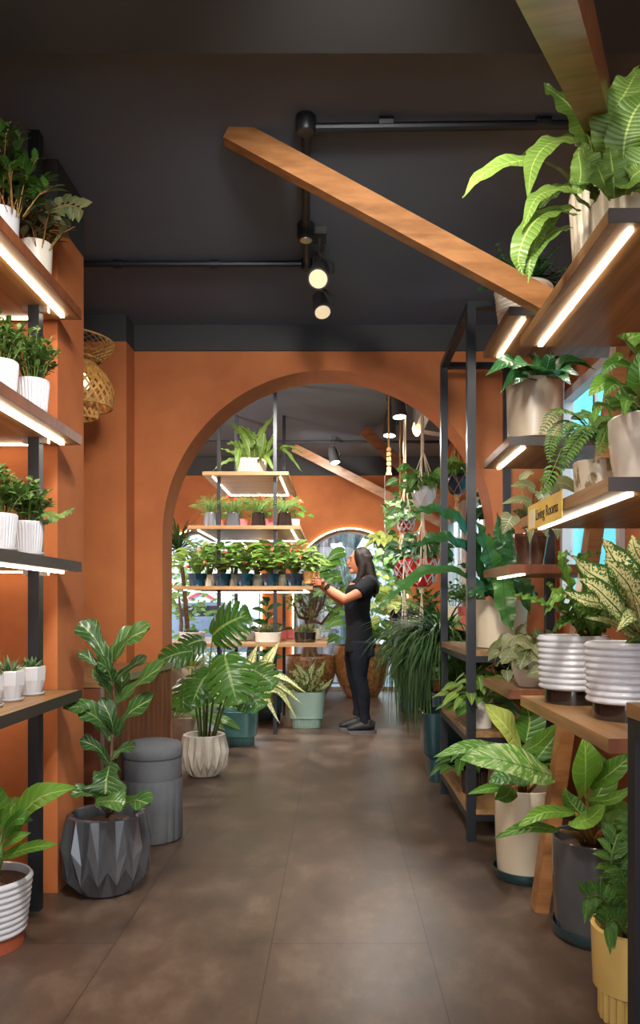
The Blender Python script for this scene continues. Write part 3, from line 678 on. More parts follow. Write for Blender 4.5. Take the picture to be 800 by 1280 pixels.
# yellow card on the middle board, with its lettering
p0=V((.657,2.42,1.325)); t=thing('shelf_sign','yellow card sign reading Living Rooms fixed to the timber shelf edge','sign',(.657,2.4,1.37))
MB().box(.6535,.6565,2.20,2.59,1.352,1.435).build('card','sign',t,smooth=0)
def text(s_,size,loc,rot,m,parent,ext=.0006,sx=1,name='lettering'):
    cu=bpy.data.curves.new(name,'FONT'); cu.body=s_; cu.size=size; cu.extrude=ext; cu.align_x='CENTER'; cu.align_y='CENTER'
    o=bpy.data.objects.new('tmp',cu); COL.objects.link(o); 
    dg=bpy.context.evaluated_depsgraph_get(); me=bpy.data.meshes.new_from_object(o.evaluated_get(dg)); bpy.data.objects.remove(o)
    me.materials.clear(); me.materials.append(M[m]); q_=bpy.data.objects.new(name,me); COL.objects.link(q_); q_.parent=parent
    q_.location=V(loc)-V(parent['_o']); q_.rotation_euler=rot; q_.scale=(sx,1,1); return q_
text('Living Rooms',.05,(.6528,2.36,1.393),(PI/2,0,-PI/2),'ink',t,sx=.92)
MB().box(.6525,.6534,2.50,2.57,1.357,1.42).build('pale_patch','cream',t,smooth=0)

# ------------------------------------------------------------------ centre tiered rack in the back room
t=thing('tiered_display','tall black-post display rack with four tiered wooden shelves in the back room','display rack',(-.76,7.05,0))
for x in (-1.015,-.535):
    for y in (6.48,7.6): MB().box(x,x+.03,y,y+.03,0,3.0).build('post','steel',t,smooth=0)
for i,(x0,x1,z) in enumerate(((-1.125,-.40,2.2),(-1.25,-.30,1.745),(-1.37,-.195,1.235),(-1.5,-.077,.752))):
    b=MB().box(x0,x1,6.4,7.7,z,z+.03).build('shelf_board','woodx',t,smooth=0)
    if i<3:
        l_=MB(); e=.07
        l_.box(x0+e,x1-e,7.56,7.572,z-.006,z); l_.box(x0+e,x0+e+.012,6.48,7.56,z-.006,z); l_.box(x1-e-.012,x1-e,6.48,7.56,z-.006,z)
        l_.build('light_strip','led',b,smooth=0)

# ------------------------------------------------------------------ rattan lamp
c=V((-1.30,3.9,0)); t=thing('rattan_lamp','three-tier woven rattan pendant lamp half hidden behind the orange column','lamp',(c.x,c.y,2.81))
def weave(zt,zb,rt,rm,rb,n=22,tilt=0):
    mb=MB()
    for s_ in (1,-1):
        for i in range(n):
            pts=[]
            for k in range(7):
                f=k/6; z=zt+(zb-zt)*f; r=(rt*(1-f)**2+2*rm*f*(1-f)*1.0+rb*f*f) ; a=2*PI*i/n+s_*f*1.15
                pts.append(V((c.x+r*math.cos(a),c.y+r*math.sin(a),z+tilt*r*math.cos(a)/rt)))
            mb.tube(pts,[(.0055,.0016)]*7,4,caps=False)
    for z,r in ((zt,rt),(zb,rb)):
        mb.tube([V((c.x+r*math.cos(a*PI/16),c.y+r*math.sin(a*PI/16),z+tilt*r*math.cos(a*PI/16)/rt)) for a in range(33)],.005,6,caps=False)
    return mb
weave(2.47,2.37,.155,.15,.09,24,-.02).build('upper_basket','rattan',t)
weave(2.37,2.12,.03,.20,.145,24).build('middle_basket','rattan',t)
weave(2.19,2.06,.05,.085,.07,16).build('lower_basket','rattan',t)
MB().tube([(c.x,c.y,2.3),(c.x,c.y,2.81)],.005,6).build('cord','band',t)
MB().lathe((c.x,c.y,2.2),[(.01,0),(.03,.02),(.035,.05),(.015,.09)],16,close=True).build('bulb','bulb',t)
# ================================================================== plants: each one a thing with pot, soil, foliage, stems
def PT(name,label,cat,c,group=None): return thing(name,label,cat,c,group)
def fin(t,lf,st=None,ml='l_green',ms='stem'):
    if lf.v: lf.build('foliage',ml,t,smooth=180)
    if st is not None and st.v: st.build('stems',ms,t,smooth=180)
    return t
def PX(l,Y0):   # explicit points (px,py[,Y])
    return [P(a[0],a[1],a[2] if len(a)>2 else Y0) for a in l]

# ---- left wall shelves --------------------------------------------------------------------------
def ficus_bush(t,c,r,h,ml='l_bush',ns=16,nl=14,ls=.026,side=None):
    lf,st=MB(),MB(); bush(lf,st,c,r,h,ns,nl,ls,up=.8)
    if side:
        for p in side: pinnate(lf,st,[c]+p,.014,.024,9,'ovate',False,start=.3)
    return fin(t,lf,st,ml)
for (x,Y,lb,kind) in ((-1.05,2.66,'white pot with arching glossy stems on the top wall shelf, nearest the column','zz'),(-1.075,2.44,'leafy plant in grey-white pot farther from the column on the top wall shelf','bush')):
    c=V((x,Y,2.216)); t=PT('potted_plant',lb,'potted plant',c,'plants on the top left shelf')
    q=pot(t,'smooth','offwhite' if kind=='zz' else 'white',c,.056,.05,.145)
    lf,st=MB(),MB()
    if kind=='zz':
        pinnate(lf,st,[q,q+V((.03,-.02,.09)),q+V((.10,-.02,.15)),q+V((.17,-.03,.13))],.036,.055,8,'ovate',False,sr=.004,start=.3,hint=(0,-.95,.3))
        bush(lf,st,q+V((.02,-.02,-.01)),.13,.14,16,9,.055,lw=.5)
        fin(t,lf,st,'l_olive','rstem')
    else:
        bush(lf,st,q,.16,.30,22,13,.055,lw=.5); pinnate(lf,st,[q,q+V((-.02,0,.15)),q+V((.04,-.02,.30))],.03,.05,8,'ovate',False,sr=.004)
        bush(lf,st,q+V((.05,-.02,0)),.13,.16,14,9,.055,lw=.55); fin(t,lf,st,'l_green','rstem')
for (x,Y,lb,hh) in ((-1.008,2.53,'small leafy bush in fluted white pot, second wall shelf down, nearer the steel post',.175),(-1.03,2.335,'small leafy bush in fluted white pot farther from the steel post, second wall shelf',.16)):
    c=V((x,Y,1.742)); t=PT('potted_bush',lb,'potted plant',c,'fluted white pots on the second left shelf')
    q=pot(t,'fluted','white',c,.052,.043,.104,nf=26); ficus_bush(t,q,.095,hh,ns=26,nl=18,ls=.028)
for i,(x,Y,lb) in enumerate(((-1.012,2.5,'trailing leafy plant in fluted white pot with saucer, third wall shelf down, nearer the post'),(-1.012,2.29,'leafy plant in fluted white pot farther from the post, third wall shelf'))):
    c=V((x,Y,1.268)); t=PT('potted_bush',lb,'potted plant',c,'fluted white pots on the third left shelf')
    q=pot(t,'fluted','white',c,.050,.040,.105,nf=28,saucer=('white',.05,.014))
    ficus_bush(t,q,.085,.15,ns=24,nl=16,ls=.03,side=[[q+V((.07,0,.02)),q+V((.15,-.02,.05))],[q+V((.06,-.02,.04)),q+V((.12,-.05,.02))]] if i==0 else None)
for i,(x,Y,lb) in enumerate(((-1.083,2.70,'spiky haworthia in faceted white pot, bottom wall shelf, nearest the post'),(-1.087,2.53,'aloe in faceted white pot, second from the post, bottom wall shelf'),(-1.087,2.37,'succulent in faceted white pot farthest from the post, bottom wall shelf'))):
    c=V((x,Y,.788)); t=PT('potted_succulent',lb,'potted plant',c,'succulents on the bottom left shelf')
    q=pot(t,'facet','white',c,.050,.036,.094,nf=8,bulge=.004,saucer=('white',.046,.013)); lf=MB()
    arching(lf,q,34 if i==0 else 18,.055 if i==0 else .075,.014,'lance',(.2,1.4),(-.3,.2),.012,nl=5,nw=2,fold=.5); fin(t,lf,None,'l_suc')

# ---- left floor ----------------------------------------------------------------------------------
# philodendron in ringed white pot, lower left corner
c=V((-1.13,2.46,.045)); t=PT('potted_philodendron','bright philodendron in ringed white pot with clay base, on the floor under the wall shelves','potted plant',(c.x,c.y,0))
q=pot(t,'ringed','white',c,.135,.115,.18,nr=9,a=.007,base=('clay',.112,.048))
lf,st=MB(),MB()
for l,w_ in (([(6,1048),(45,1000,2.4),(98,984,2.35)],38),([(0,1072),(38,1060,2.35),(73,1055,2.3)],18),([(2,1060),(20,1048,2.4),(39,1041,2.4)],16),([(4,1040),(22,1024,2.4),(42,1026,2.4)],22),
    ([(0,1040),(-10,1000),(-20,960)],40),([(0,1040),(14,1010,2.6),(30,1000,2.6)],26),([(-10,1050),(-40,1030),(-80,1040)],36),([(0,1030),(5,1010,2.3),(14,1003,2.2)],20)):
    leaf(lf,PX(l,2.46),w_/385,'ovate',fold=.25,wave=.4,wn=2); st.tube([q,PX(l,2.46)[0]],[.007,.004],6)
st.tube(PX([(-8,1105),(2,1075),(6,1045)],2.46),[.009,.007,.004],6)
fin(t,lf,st,'l_bright')
# fiddle leaf fig in pleated slate pot
c=V((-.888,2.94,0)); t=PT('fiddle_leaf_fig','young fiddle leaf fig in pleated glossy slate pot before the counter','potted plant',c)
q=pot(t,'pleat','darkglaze',c,.172,.172,.305,nf=15)
lf,st=MB(),MB(); st.tube(PX([(134,1022),(137,985),(140,930),(143,880),(141,840),(140,828)],2.94),[.008,.007,.006,.005,.004,.003],8)
for l,w_ in (([(136,834),(120,800),(99,777)],26),([(139,832),(160,800,2.85),(188,786,2.8)],26),([(137,832),(150,805,3.0),(172,789,3.0)],26),([(143,850),(160,836),(184,820)],13),
    ([(138,850),(118,828),(97,815)],13),([(140,852,2.9),(134,836,2.85),(120,826,2.8)],24),([(139,872),(126,850,2.85),(117,837,2.8)],22),([(144,882),(172,855,2.85),(207,830,2.75)],24),
    ([(147,880),(152,860,3.05),(152,840,3.1)],20),([(144,925),(160,893,2.85),(194,871,2.8)],24),([(140,905),(110,884,2.85),(78,886,2.75)],24),([(138,917),(122,898,2.85),(98,885,2.8)],26),([(142,920),(139,900,2.9),(126,872,2.9)],20),
    ([(139,927),(130,915),(120,903)],9),([(138,957),(122,935,2.88),(99,925,2.85)],17),([(138,950),(152,937),(171,932)],14),([(139,955),(145,970,2.85),(136,993,2.8)],0),
    ([(137,957,2.9),(133,975,2.8),(132,993,2.78)],42),([(135,1010),(112,990,2.85),(88,993,2.8)],17),([(138,1013,2.85),(136,998,2.76),(140,987,2.74)],0),([(120,1003,2.8),(140,1001,2.74),(157,1003,2.74)],25),([(146,1010,2.9),(168,1000,2.82),(188,1006,2.76)],22)):
    if not w_: continue
    leaf(lf,PX(l,2.94),w_/323*1.45,'fiddle',fold=.22,wave=.5,wn=2.2,nl=14,nw=6)
for a,b in (((136,1018),(120,1003)),((138,1018),(146,1010)),((137,1018),(135,1010))): st.tube([P(*a,2.94),P(*b,2.85)],[.004,.003],6)
fin(t,lf,st,'l_fig','bark')
# monstera in pleated pale pot
c=V((-.855,4.93,0)); t=PT('potted_monstera','large monstera in pleated pale concrete pot inside the arch beside the counter','potted plant',c)
q=pot(t,'pleat','concrete',c,.160,.160,.27,nf=18)
lf,st=MB(),MB()
for bx,by,tx,ty,w_,Y in ((266,794,302,768,60,4.55),(281,820,294,872,62,4.45),(240,814,203,822,34,4.6),(254,800,228,808,36,4.85),(262,838,240,875,46,4.7),(300,848,322,880,52,4.7),(232,850,228,885,40,5.0),(312,835,340,852,44,5.0)):
    b=P(bx,by,Y); e=P(tx,ty,Y-.1); monstera(lf,b,e,w_/195*1.0,n=6 if w_>45 else 5)
    st.tube([q+V(((bx-255)/900,0,0)), q.lerp(b,.55)+V((0,0,.08)), b],[.008,.006,.004],6)
fin(t,lf,st,'l_green')

# ---- through the arch, floor --------------------------------------------------------------------
c=V((-.78,6.05,0)); t=PT('potted_dieffenbachia','cream-splashed long-leaved plant in square teal pot behind the monstera','potted plant',c)
q=pot(t,'square','teal',c,.155,.15,.27); lf,st=MB(),MB()
for l,w_ in (([(305,885),(335,850),(378,880)],12),([(305,880),(330,835),(350,800)],20),([(310,880),(345,862),(372,900)],10),([(312,880),(345,845),(385,868)],10),([(300,880),(310,840),(322,805)],22),([(300,880),(318,860),(345,838)],18),([(298,880),(280,850),(262,838)],18),([(295,885),(270,870),(255,885)],14),([(305,875),(322,845,5.8),(344,830,5.6)],14),([(305,880),(325,865,5.8),(350,905,5.5)],12),([(300,880),(296,850,5.8),(290,820,5.6)],16)):
    leaf(lf,PX(l,6.05),w_/155*1.1,'lance',fold=.2,wave=.2); st.tube([q,PX(l,6.05)[0]],.005,5)
fin(t,lf,st,'l_speck')
c=V((-.27,6.93,0)); t=PT('potted_dieffenbachia','variegated wavy-leaved plant in square pale sage pot under the display table end','potted plant',c)
q=pot(t,'square','sage',c,.170,.16,.325); lf,st=MB(),MB()
for l,w_ in (([(385,868),(372,845),(360,838)],13),([(384,868),(380,845),(366,826)],13),([(386,868),(398,845),(408,822)],13),([(384,868),(388,842),(396,822)],12),([(386,870),(405,860),(416,848)],9),([(382,868),(365,866),(352,860)],10),([(384,868),(368,855),(355,846)],12),([(388,868),(400,858,6.7),(408,850,6.6)],10),([(380,868),(378,856,6.7),(372,844,6.6)],12),([(388,868),(394,850,6.8),(402,838,6.7)],11),([(384,868),(384,850,7.1),(382,832,7.2)],12)):
    leaf(lf,PX(l,6.93),w_/137*1.05,'lance',fold=.3,wave=1.3,wn=4,nl=16); 
fin(t,lf,st,'l_speck')
c=V((-.66,7.35,0)); t=PT('potted_foliage','leafy plant in square deep teal pot behind the rack front post','potted plant',c)
q=pot(t,'square','deepteal',c,.15,.145,.28); lf,st=MB(),MB(); arching(lf,q,16,.26,.11,'ovate',(.4,1.1),(.4,.9),.03,st=st,pet=.08); fin(t,lf,st,'l_yel')
c=V((-1.22,5.75,0)); t=PT('potted_foliage','leafy green plant in square stone-grey pot behind the monstera stems','potted plant',c)
q=pot(t,'square','concrete',c,.17,.165,.27); lf,st=MB(),MB(); arching(lf,q,18,.42,.10,'ovate',(.4,1.4),(.3,.9),.03,st=st,pet=.12); fin(t,lf,st,'l_green')
# big rustic pots at the back window
c=V((.31,9.2,0)); t=PT('potted_tree','large rustic brown planter with leafy shrub behind the standing woman','potted plant',c)
q=pot(t,'smooth','rust',c,.33,.20,.62,bulge=.06); lf,st=MB(),MB()
heartplant(lf,st,q,36,.42,.8,.22,droop=.3,shape='ovate'); 
for (px,py,w_) in ((430,690,16),(418,704,16),(410,715,15),(425,720,18),(412,735,18),(430,745,15),(424,700,14),(470,740,18),(475,760,16),(466,790,18),(428,775,14)):
    p=P(px,py,9.0); d=V((-.8 if px<440 else .8,-.2,-.45)).normalized(); leaf(lf,[p,p+d*.12+V((0,0,.03)),p+d*.24],w_/100,'heart',hint=(0,-.9,.4)); st.tube([q,q.lerp(p,.5)+V((0,0,.1)),p],[.01,.007,.004],5)
fin(t,lf,st,'l_bright')
c=V((-.32,9.15,0)); t=PT('bonsai_tree','small-leaved bonsai ficus with thick roots in a wide rustic brown planter','potted plant',c)
q=pot(t,'smooth','rust',c,.30,.19,.50,bulge=.06)
tb=MB()
for k in range(7):
    a=k*.9; tb.tube([q+V((math.cos(a)*.16,math.sin(a)*.16,-.02)),q+V((math.cos(a)*.07,math.sin(a)*.07,.08)),q+V((math.cos(a+.4)*.02,0,.25))],[.02,.028,.04],7)
tb.tube([q+V((0,0,.1)),q+V((-.02,0,.35)),q+V((.03,0,.55))],[.07,.045,.035],8)
lf=MB()
for (px,py) in ((372,700),(392,702),(404,688),(412,712),(372,722),(402,730),(388,690),(366,735),(412,748),(380,748)):
    e=P(px,py+18,9.1); tb.tube([q+V((.02,0,.5)),q.lerp(e,.6)+V((.0,0,.1)),e],[.03,.018,.01],6)
    for k in range(46):
        p=e+V((R.gauss(0,.09),R.gauss(0,.08),R.gauss(0,.06)+.03)); d=dirv(R.uniform(0,6.28),R.uniform(-.2,.9)); leaf(lf,[p,p+d*.025,p+d*.05],.035,'ovate',nl=3,nw=2)
tb.build('trunk','bark',t,smooth=60); fin(t,lf,None,'l_bush')
# dracaena and grasses in left arched window
c=V((-1.79,9.05,0)); t=PT('dracaena_tree','tall thin-trunked dracaena in the left arched window','potted plant',c)
q=pot(t,'smooth','concrete',c,.22,.17,.40); tb=MB(); tb.tube([q,q+V((.02,0,.5)),q+V((-.03,0,1.1)),q+V((-.08,0,1.45))],[.032,.028,.024,.02],8); tb.build('trunk','bark',t)
lf=MB(); arching(lf,q+V((-.08,0,1.42)),90,.60,.028,'grass',(-.2,1.4),(.6,1.6),.02,nl=7,nw=2); fin(t,lf,None,'l_grass')
for (x,Y,h,ml,lb,sz) in ((-2.1,8.4,.62,'l_grass','spiky grassy plant low in the left window, left of the dracaena trunk',.6),(-1.65,8.6,.60,'l_yel','pale variegated spider-leaved plant low in the left window',.5),(-1.35,9.0,.5,'l_bush','loose green bush low in the left window, right side',.5)):
    c=V((x,Y,0)); t=PT('potted_grass',lb,'potted plant',c); q=pot(t,'smooth','concrete',c,.17,.14,h*.7)
    lf=MB(); arching(lf,q,60,sz,.03,'grass',(.3,1.4),(.5,1.4),.04,nl=7,nw=2); fin(t,lf,None,ml)
c=V((-.78,8.6,0)); t=PT('rubber_plant','slim rubber plant with pale round leaves behind the rack, before the orange pier','potted plant',c)
q=pot(t,'smooth','white',c,.18,.14,.36); lf,st=MB(),MB(); st.tube([q,q+V((.02,0,.4)),q+V((-.02,0,.85))],[.012,.01,.006],6)
for k in range(16):
    p=q+V((0,0,.15+.045*k)); d=dirv(k*2.4,.3); leaf(lf,[p,p+d*.1+V((0,0,.02)),p+d*.20],.10,'ovate',hint=(0,-.6,.8))
fin(t,lf,st,'l_dark')

# ---- tiered display ------------------------------------------------------------------------------
c=V((-.77,6.95,2.231)); t=PT('nest_fern','wavy bird-nest fern in ribbed cream planter on top of the tiered display','potted plant',c)
q=pot(t,'fluted','cream',c,.135,.12,.20,nf=22); lf=MB()
for l,w_ in (([(317,580),(305,545),(286,528)],14),([(318,578),(318,550),(302,532)],14),([(320,580),(325,545),(345,516)],10),([(322,580),(335,560),(347,536)],9),([(322,582),(350,560),(378,590)],7),([(322,582),(355,558),(382,568)],5),([(315,584),(290,575),(266,588)],8),([(316,584),(296,556),(283,555)],10),([(320,584),(318,560,6.7),(322,545,6.6)],13),([(320,584),(330,570,6.7),(345,592,6.6)],8),([(316,586),(300,560,6.7),(296,590,6.6)],11),([(318,584),(308,570),(298,550)],12),([(322,584),(340,565,7.2),(365,560,7.3)],6),([(318,582),(300,570,7.2),(276,560,7.3)],9),([(320,580),(328,560,6.9),(330,538,6.9)],12)):
    leaf(lf,PX(l,6.95),w_/137*.85,'strap',wave=1,wn=6,nl=18,fold=.2)
fin(t,lf,None,'l_lime')
for i,px in enumerate((263,291,323,355.5)):
    c=V(((px-420)/146,6.52,1.776)); t=PT('parlor_palm',('feathery palm in tapered grey pot, leftmost of four on the second tier','feathery palm in tapered dark grey pot, second from left on the second tier','feathery palm in tapered black pot, third from left on the second tier','feathery palm in tapered black pot, rightmost of four on the second tier')[i],'potted plant',c,'palms in dark pots on the second tier')
    q=pot(t,'smooth',('grey','darkglaze','blackglaze','blackglaze')[i],c,.053,.066,.118); lf,st=MB(),MB()
    for k in range(15):
        a=k*2.4; pts=arcp(q,a,R.uniform(.8,1.4),.21,R.uniform(.5,1.2),3); pinnate(lf,st,pts,.010,.055,9,'lance')
    fin(t,lf,st,'l_bush')
for i,(px,mt,lb) in enumerate(((301.5,'pink','red-flowered anthurium in pink pot on the second tier, left of the front post gap'),(334.5,'pink','red-flowered anthurium in pink pot on the second tier, between the two black pots'),(367,'white','red-flowered anthurium in white pot at the right end of the second tier'),(276,'clay','leafy anthurium in clay pot behind the leftmost grey pots, second tier'))):
    c=V(((px-420)*6.95/950,6.95,1.776)); t=PT('anthurium',lb,'potted plant',c,'anthuriums at the back of the second tier'); q=pot(t,'smooth',mt,c,.06,.05,.11)
    lf,st=MB(),MB(); heartplant(lf,st,q,14,.13,.18,.085,shape='heart'); 
    for k in range(3):
        fl=MB(); p=q+V((R.uniform(-.08,.08),R.uniform(-.05,.0),.14+R.uniform(0,.07))); st.tube([q,p],.002,4); leaf(fl,[p,p+V((.02,-.01,.012)),p+V((.045,-.01,.0))],.04,'heart',hint=(0,-.8,.5)); fl.build('flower','flower',t)
    fin(t,lf,st,'l_bright')
tier3=[(247,6.52,'petrol'),(277.7,6.52,'petrol'),(306.4,6.52,'petrol'),(338,6.52,'petrol'),(368,6.52,'petrol')]
names=['leftmost','second from left','middle','fourth from left','rightmost']
for i,(px,Y,mt) in enumerate(tier3):
    c=V(((px-420)*Y/950,Y,1.266)); t=PT('anthurium','leafy anthurium in faceted petrol blue pot, %s of the front row, third tier'%names[i],'potted plant',c,'blue pots on the third tier')
    q=pot(t,'facet',mt,c,.078,.066,.105,nf=8); lf,st=MB(),MB(); heartplant(lf,st,q,70,.16,.27,.12,lw=.42,shape='ovate',droop=-.3); 
    for k in range(3):
        fl=MB(); p=q+V((R.uniform(-.12,.12),R.uniform(-.12,-.04),.05+R.uniform(0,.16))); leaf(fl,[p,p+V((.015,-.01,.012)),p+V((.03,-.01,.0))],.025,'heart',hint=(0,-.8,.5)); fl.build('flower','flower',t)
    fin(t,lf,st,'l_lime' if i%2==0 else 'l_bright')
for i,px in enumerate((262,292,322,352)):
    c=V(((px-420)*6.85/950,6.85,1.266)); t=PT('anthurium','leafy plant in faceted cream pot behind the blue pots, %s of four, third tier'%['leftmost','second','third','rightmost'][i],'potted plant',c,'cream pots behind the blue row')
    q=pot(t,'facet','cream',c,.078,.066,.11,nf=8); lf,st=MB(),MB(); heartplant(lf,st,q,34,.14,.28,.11,lw=.45,shape='ovate',droop=-.3); fin(t,lf,st,'l_lime')
# held pot
c=V((-.215,6.50,1.285)); t=PT('potted_plant','bushy plant in faceted tan pot held in both hands by the woman','potted plant',c)
q=pot(t,'facet','rattan',c,.072,.060,.105,nf=8); M['rattan']; lf,st=MB(),MB(); heartplant(lf,st,q,60,.12,.22,.075,lw=.5,shape='ovate'); fin(t,lf,st,'l_lime')
# display table bowls
for (px,Y,rt,h,kind,mt,lb,pl) in (
    (335,6.55,.115,.085,'smooth','offwhite','upright succulents in oval white bowl beside the front post, bottom tier','tall'),
    (381.5,6.6,.098,.085,'smooth','blackglaze','cluster of succulents in round metallic dark bowl at the display table end','tall'),
    (304,7.0,.105,.075,'smooth','offwhite','succulents in low white bowl, left of the front post, bottom tier','low'),
    (240,6.9,.12,.075,'smooth','white','low white bowl at the left end of the display table','low'),
    (352,7.0,.05,.085,'smooth','pink','pink pot with succulent behind the back post on the display table','low'),
    (362,7.3,.05,.085,'smooth','pink','pink pot with small succulent, farthest back on the display table','low'),
    (394,7.15,.06,.10,'smooth','concrete','pale mottled pot behind the metallic bowl on the display table','low'),
    (318,7.35,.05,.09,'smooth','grey','small grey succulent pot at the back edge of the display table','low'),
    (330,7.45,.05,.09,'smooth','pink','small pink succulent pot at the back edge of the display table','low')):
    c=V(((px-420)*Y/950,Y,.783)); t=PT('succulent_bowl',lb,'potted plant',c,'succulents on the display table'); q=pot(t,kind,mt,c,rt,rt*.92,h)
    lf=MB()
    for k in range(9 if pl=='tall' else 5):
        a=k*2.4; cc=q+V((math.cos(a)*rt*.65*math.sqrt(k/9),math.sin(a)*rt*.6*math.sqrt(k/9),0))
        arching(lf,cc,16,.10 if pl=='tall' else .05,.018,'lance',(.5,1.5),(-.2,.2),.01,nl=4,nw=2,fold=.5)
    fin(t,lf,None,'l_suc' if pl=='low' else 'l_olive')

# ---- right: drooping ponytail plant and rack R --------------------------------------------------
c=V((.70,4.84,0)); t=PT('ponytail_plant','drooping grassy plant in tall square deep teal planter beside the steel rack','potted plant',c)
pb=MB(); pr_=[(.115,.0),(.12,.01),(.122,.14),(.15,.18),(.165,.43),(.150,.432),(.148,.38)]; pb.lathe(c,pr_,64,mod_square(6)); pb.build('pot','deepteal',t)
MB().lathe(c+V((0,0,.39)),[(.05,.0),(.135,0)],48,lambda an,r,z:(mod_square(6)(an,r,z)[0],z)).build('soil','soil',t)
tb=MB(); tb.tube([c+V((0,0,.38)),c+V((-.02,0,.65)),c+V((0,0,.88))],[.04,.025,.02],8); tb.build('trunk','bark',t)
lf=MB(); arching(lf,c+V((-.02,-.02,.82)),200,.62,.020,'grass',(.2,1.45),(1.5,2.6),.03,nl=9,nw=2,az=(1.9,4.9),lv=.4)
arching(lf,c+V((-.05,-.05,.80)),60,.60,.018,'grass',(.3,1.2),(2.0,2.8),.03,nl=9,nw=2,az=(2.6,4.6),lv=.4)
for k in range(130):     # the long curtain of leaves on the aisle side
    a=R.uniform(2.5,4.0); o_=dirv(a,0)*R.uniform(.10,.30); b=c+V((-.02,-.03,.84)); pk=b+o_+V((0,0,R.uniform(-.02,.14))); e=b+o_*R.uniform(1.0,1.35)-V((0,0,R.uniform(.25,.58)))
    leaf(lf,[b,pk,pk.lerp(e,.5)+o_*.12,e],.034,'grass',hint=dirv(a,.4),nl=9,nw=2)
fin(t,lf,None,'l_grass')
c=V((.82,3.78,.891)); t=PT('nest_fern','large green bird-nest fern in tall cream pot on the steel rack top shelf','potted plant',c)
q=pot(t,'smooth','cream',c,.132,.118,.235); lf=MB()
for l,w_ in (([(610,745),(585,665,3.65),(545,638,3.55),(515,642,3.5)],20),([(612,745),(585,690,3.6),(550,672,3.5),(516,684,3.45)],20),([(618,748),(588,722,3.6),(540,712,3.4),(500,735,3.3),(471,764,3.3)],15),([(622,748),(612,700,3.7),(594,648,3.6)],28),
    ([(632,748),(640,700,3.8),(637,655,3.8)],26),([(620,748),(602,715,3.9),(572,705,4.0)],16),([(630,748),(628,720,3.55),(632,760,3.45),(640,790,3.4)],26),([(634,748),(650,725,3.6),(662,770,3.5)],22),([(630,748),(650,700,3.9),(668,690,4.0)],24),([(626,748),(618,690,3.9),(610,668,3.95)],24),([(620,750),(606,735,3.6),(585,745,3.5)],20),([(636,748),(655,735,3.7),(672,745,3.7)],20),([(628,748),(628,700,3.95),(622,640,4.0)],26)):
    leaf(lf,PX(l,3.78),w_/253,'strap',wave=.9,wn=5,nl=22,fold=.2)
fin(t,lf,None,'l_nest')
for (px,Y,z,rt,h,kind,mt,lb,hp) in (
    (574,3.72,.511,.042,.085,'fluted','blackglaze','pothos in small ribbed black pot, middle shelf of the steel rack',(.13,.12)),
    (600,3.66,.511,.058,.135,'smooth','offwhite','yellow-green pothos in white pot behind the front post of the steel rack',(.17,.16)),
    (589,3.85,.151,.068,.125,'fluted','blackglaze','trailing pothos in ribbed black pot on the steel rack bottom shelf',(.15,.16)),
    (640,4.2,.151,.075,.14,'smooth','blackglaze','dark leafy plant in black pot at the back of the steel rack bottom shelf',(.18,.2)),
    (625,4.2,.511,.06,.12,'smooth','blackglaze','dark pothos in black pot at the back of the steel rack middle shelf',(.15,.2))):
    c=V(((px-420)*Y/950,Y,z)); c.x=max(c.x,.70); t=PT('potted_pothos',lb,'potted plant',c,'pothos on the steel rack'); q=pot(t,kind,mt,c,rt,rt*.85,h,nf=24)
    lf,st=MB(),MB(); heartplant(lf,st,q,34,hp[0],hp[1],.10,droop=.3,lw=.5); fin(t,lf,st,'l_lime' if 'yellow' in lb else ('l_bright' if 'small' in lb else 'l_green'))

# ---- far right bay B -----------------------------------------------------------------------------
c=V((.79+.0,3.2,2.276)); t=PT('potted_foliage','curly dark green plant in spiral-ribbed white pot, topmost shelf of the far timber shelving','potted plant',c)
q=pot(t,'spiral','offwhite',c,.12,.10,.155,nr=9); lf,st=MB(),MB()
for k in range(26):
    a=k*2.4; pts=arcp(q+dirv(a,0)*.03,a,R.uniform(.7,1.4),R.uniform(.13,.22),R.uniform(.2,.9),3); pinnate(lf,st,pts,.022,.032,8,'round',False,sr=.002)
for k in range(6):
    a=k*1.05; leaf(lf,arcp(q,a,1.2,.20,.5,3),.055,'strap',wave=1)
fin(t,lf,st,'l_dark')
c=V((.83,3.17,1.766)); t=PT('peace_lily','peace lily in large taupe pot, second shelf of the far timber shelving','potted plant',c)
MB().lathe(c,[(.085,0),(.10,.004),(.10,.018),(.09,.02)],40,close=True).build('saucer','blackglaze',t)
q=pot(t,'smooth','taupe',c+V((0,0,.018)),.118,.112,.24); lf,st=MB(),MB()
for l,w_ in (([(672,475),(640,452,3.0),(607,470,2.95)],19),([(672,475),(650,462,3.0),(625,492,2.9)],12),([(676,478),(660,455,3.0),(640,462,2.9)],24),([(680,478),(686,450,3.1),(690,440,3.1)],12),([(684,478),(705,452,3.1),(735,452,3.05)],16),([(680,478),(700,462,3.0),(725,470,2.95)],16),([(676,478),(676,456,3.3),(660,442,3.4)],15),([(684,476),(690,455,3.3),(712,444,3.4)],16),([(682,478),(700,470,2.95),(715,482,2.9)],12),([(672,478),(655,472,2.95),(640,482,2.9)],11),([(678,478),(672,455,3.2),(668,440,3.2)],10),([(686,478),(715,455,3.2),(745,462,3.1)],12),([(674,478),(645,460,3.2),(615,452,3.2)],14)):
    p=PX(l,3.17); leaf(lf,p,w_/300*1.5,'lance',fold=.25,wave=.2); st.tube([q,p[0]],.003,5)
fin(t,lf,st,'l_dark')
c=V((.80,3.13,1.263)); t=PT('arrowhead_plant','pale arrow-leaved plant in glossy brown pot, third shelf of the far timber shelving','potted plant',c)
q=pot(t,'smooth','brownglaze',c,.072,.052,.128,lip=.002); lf,st=MB(),MB()
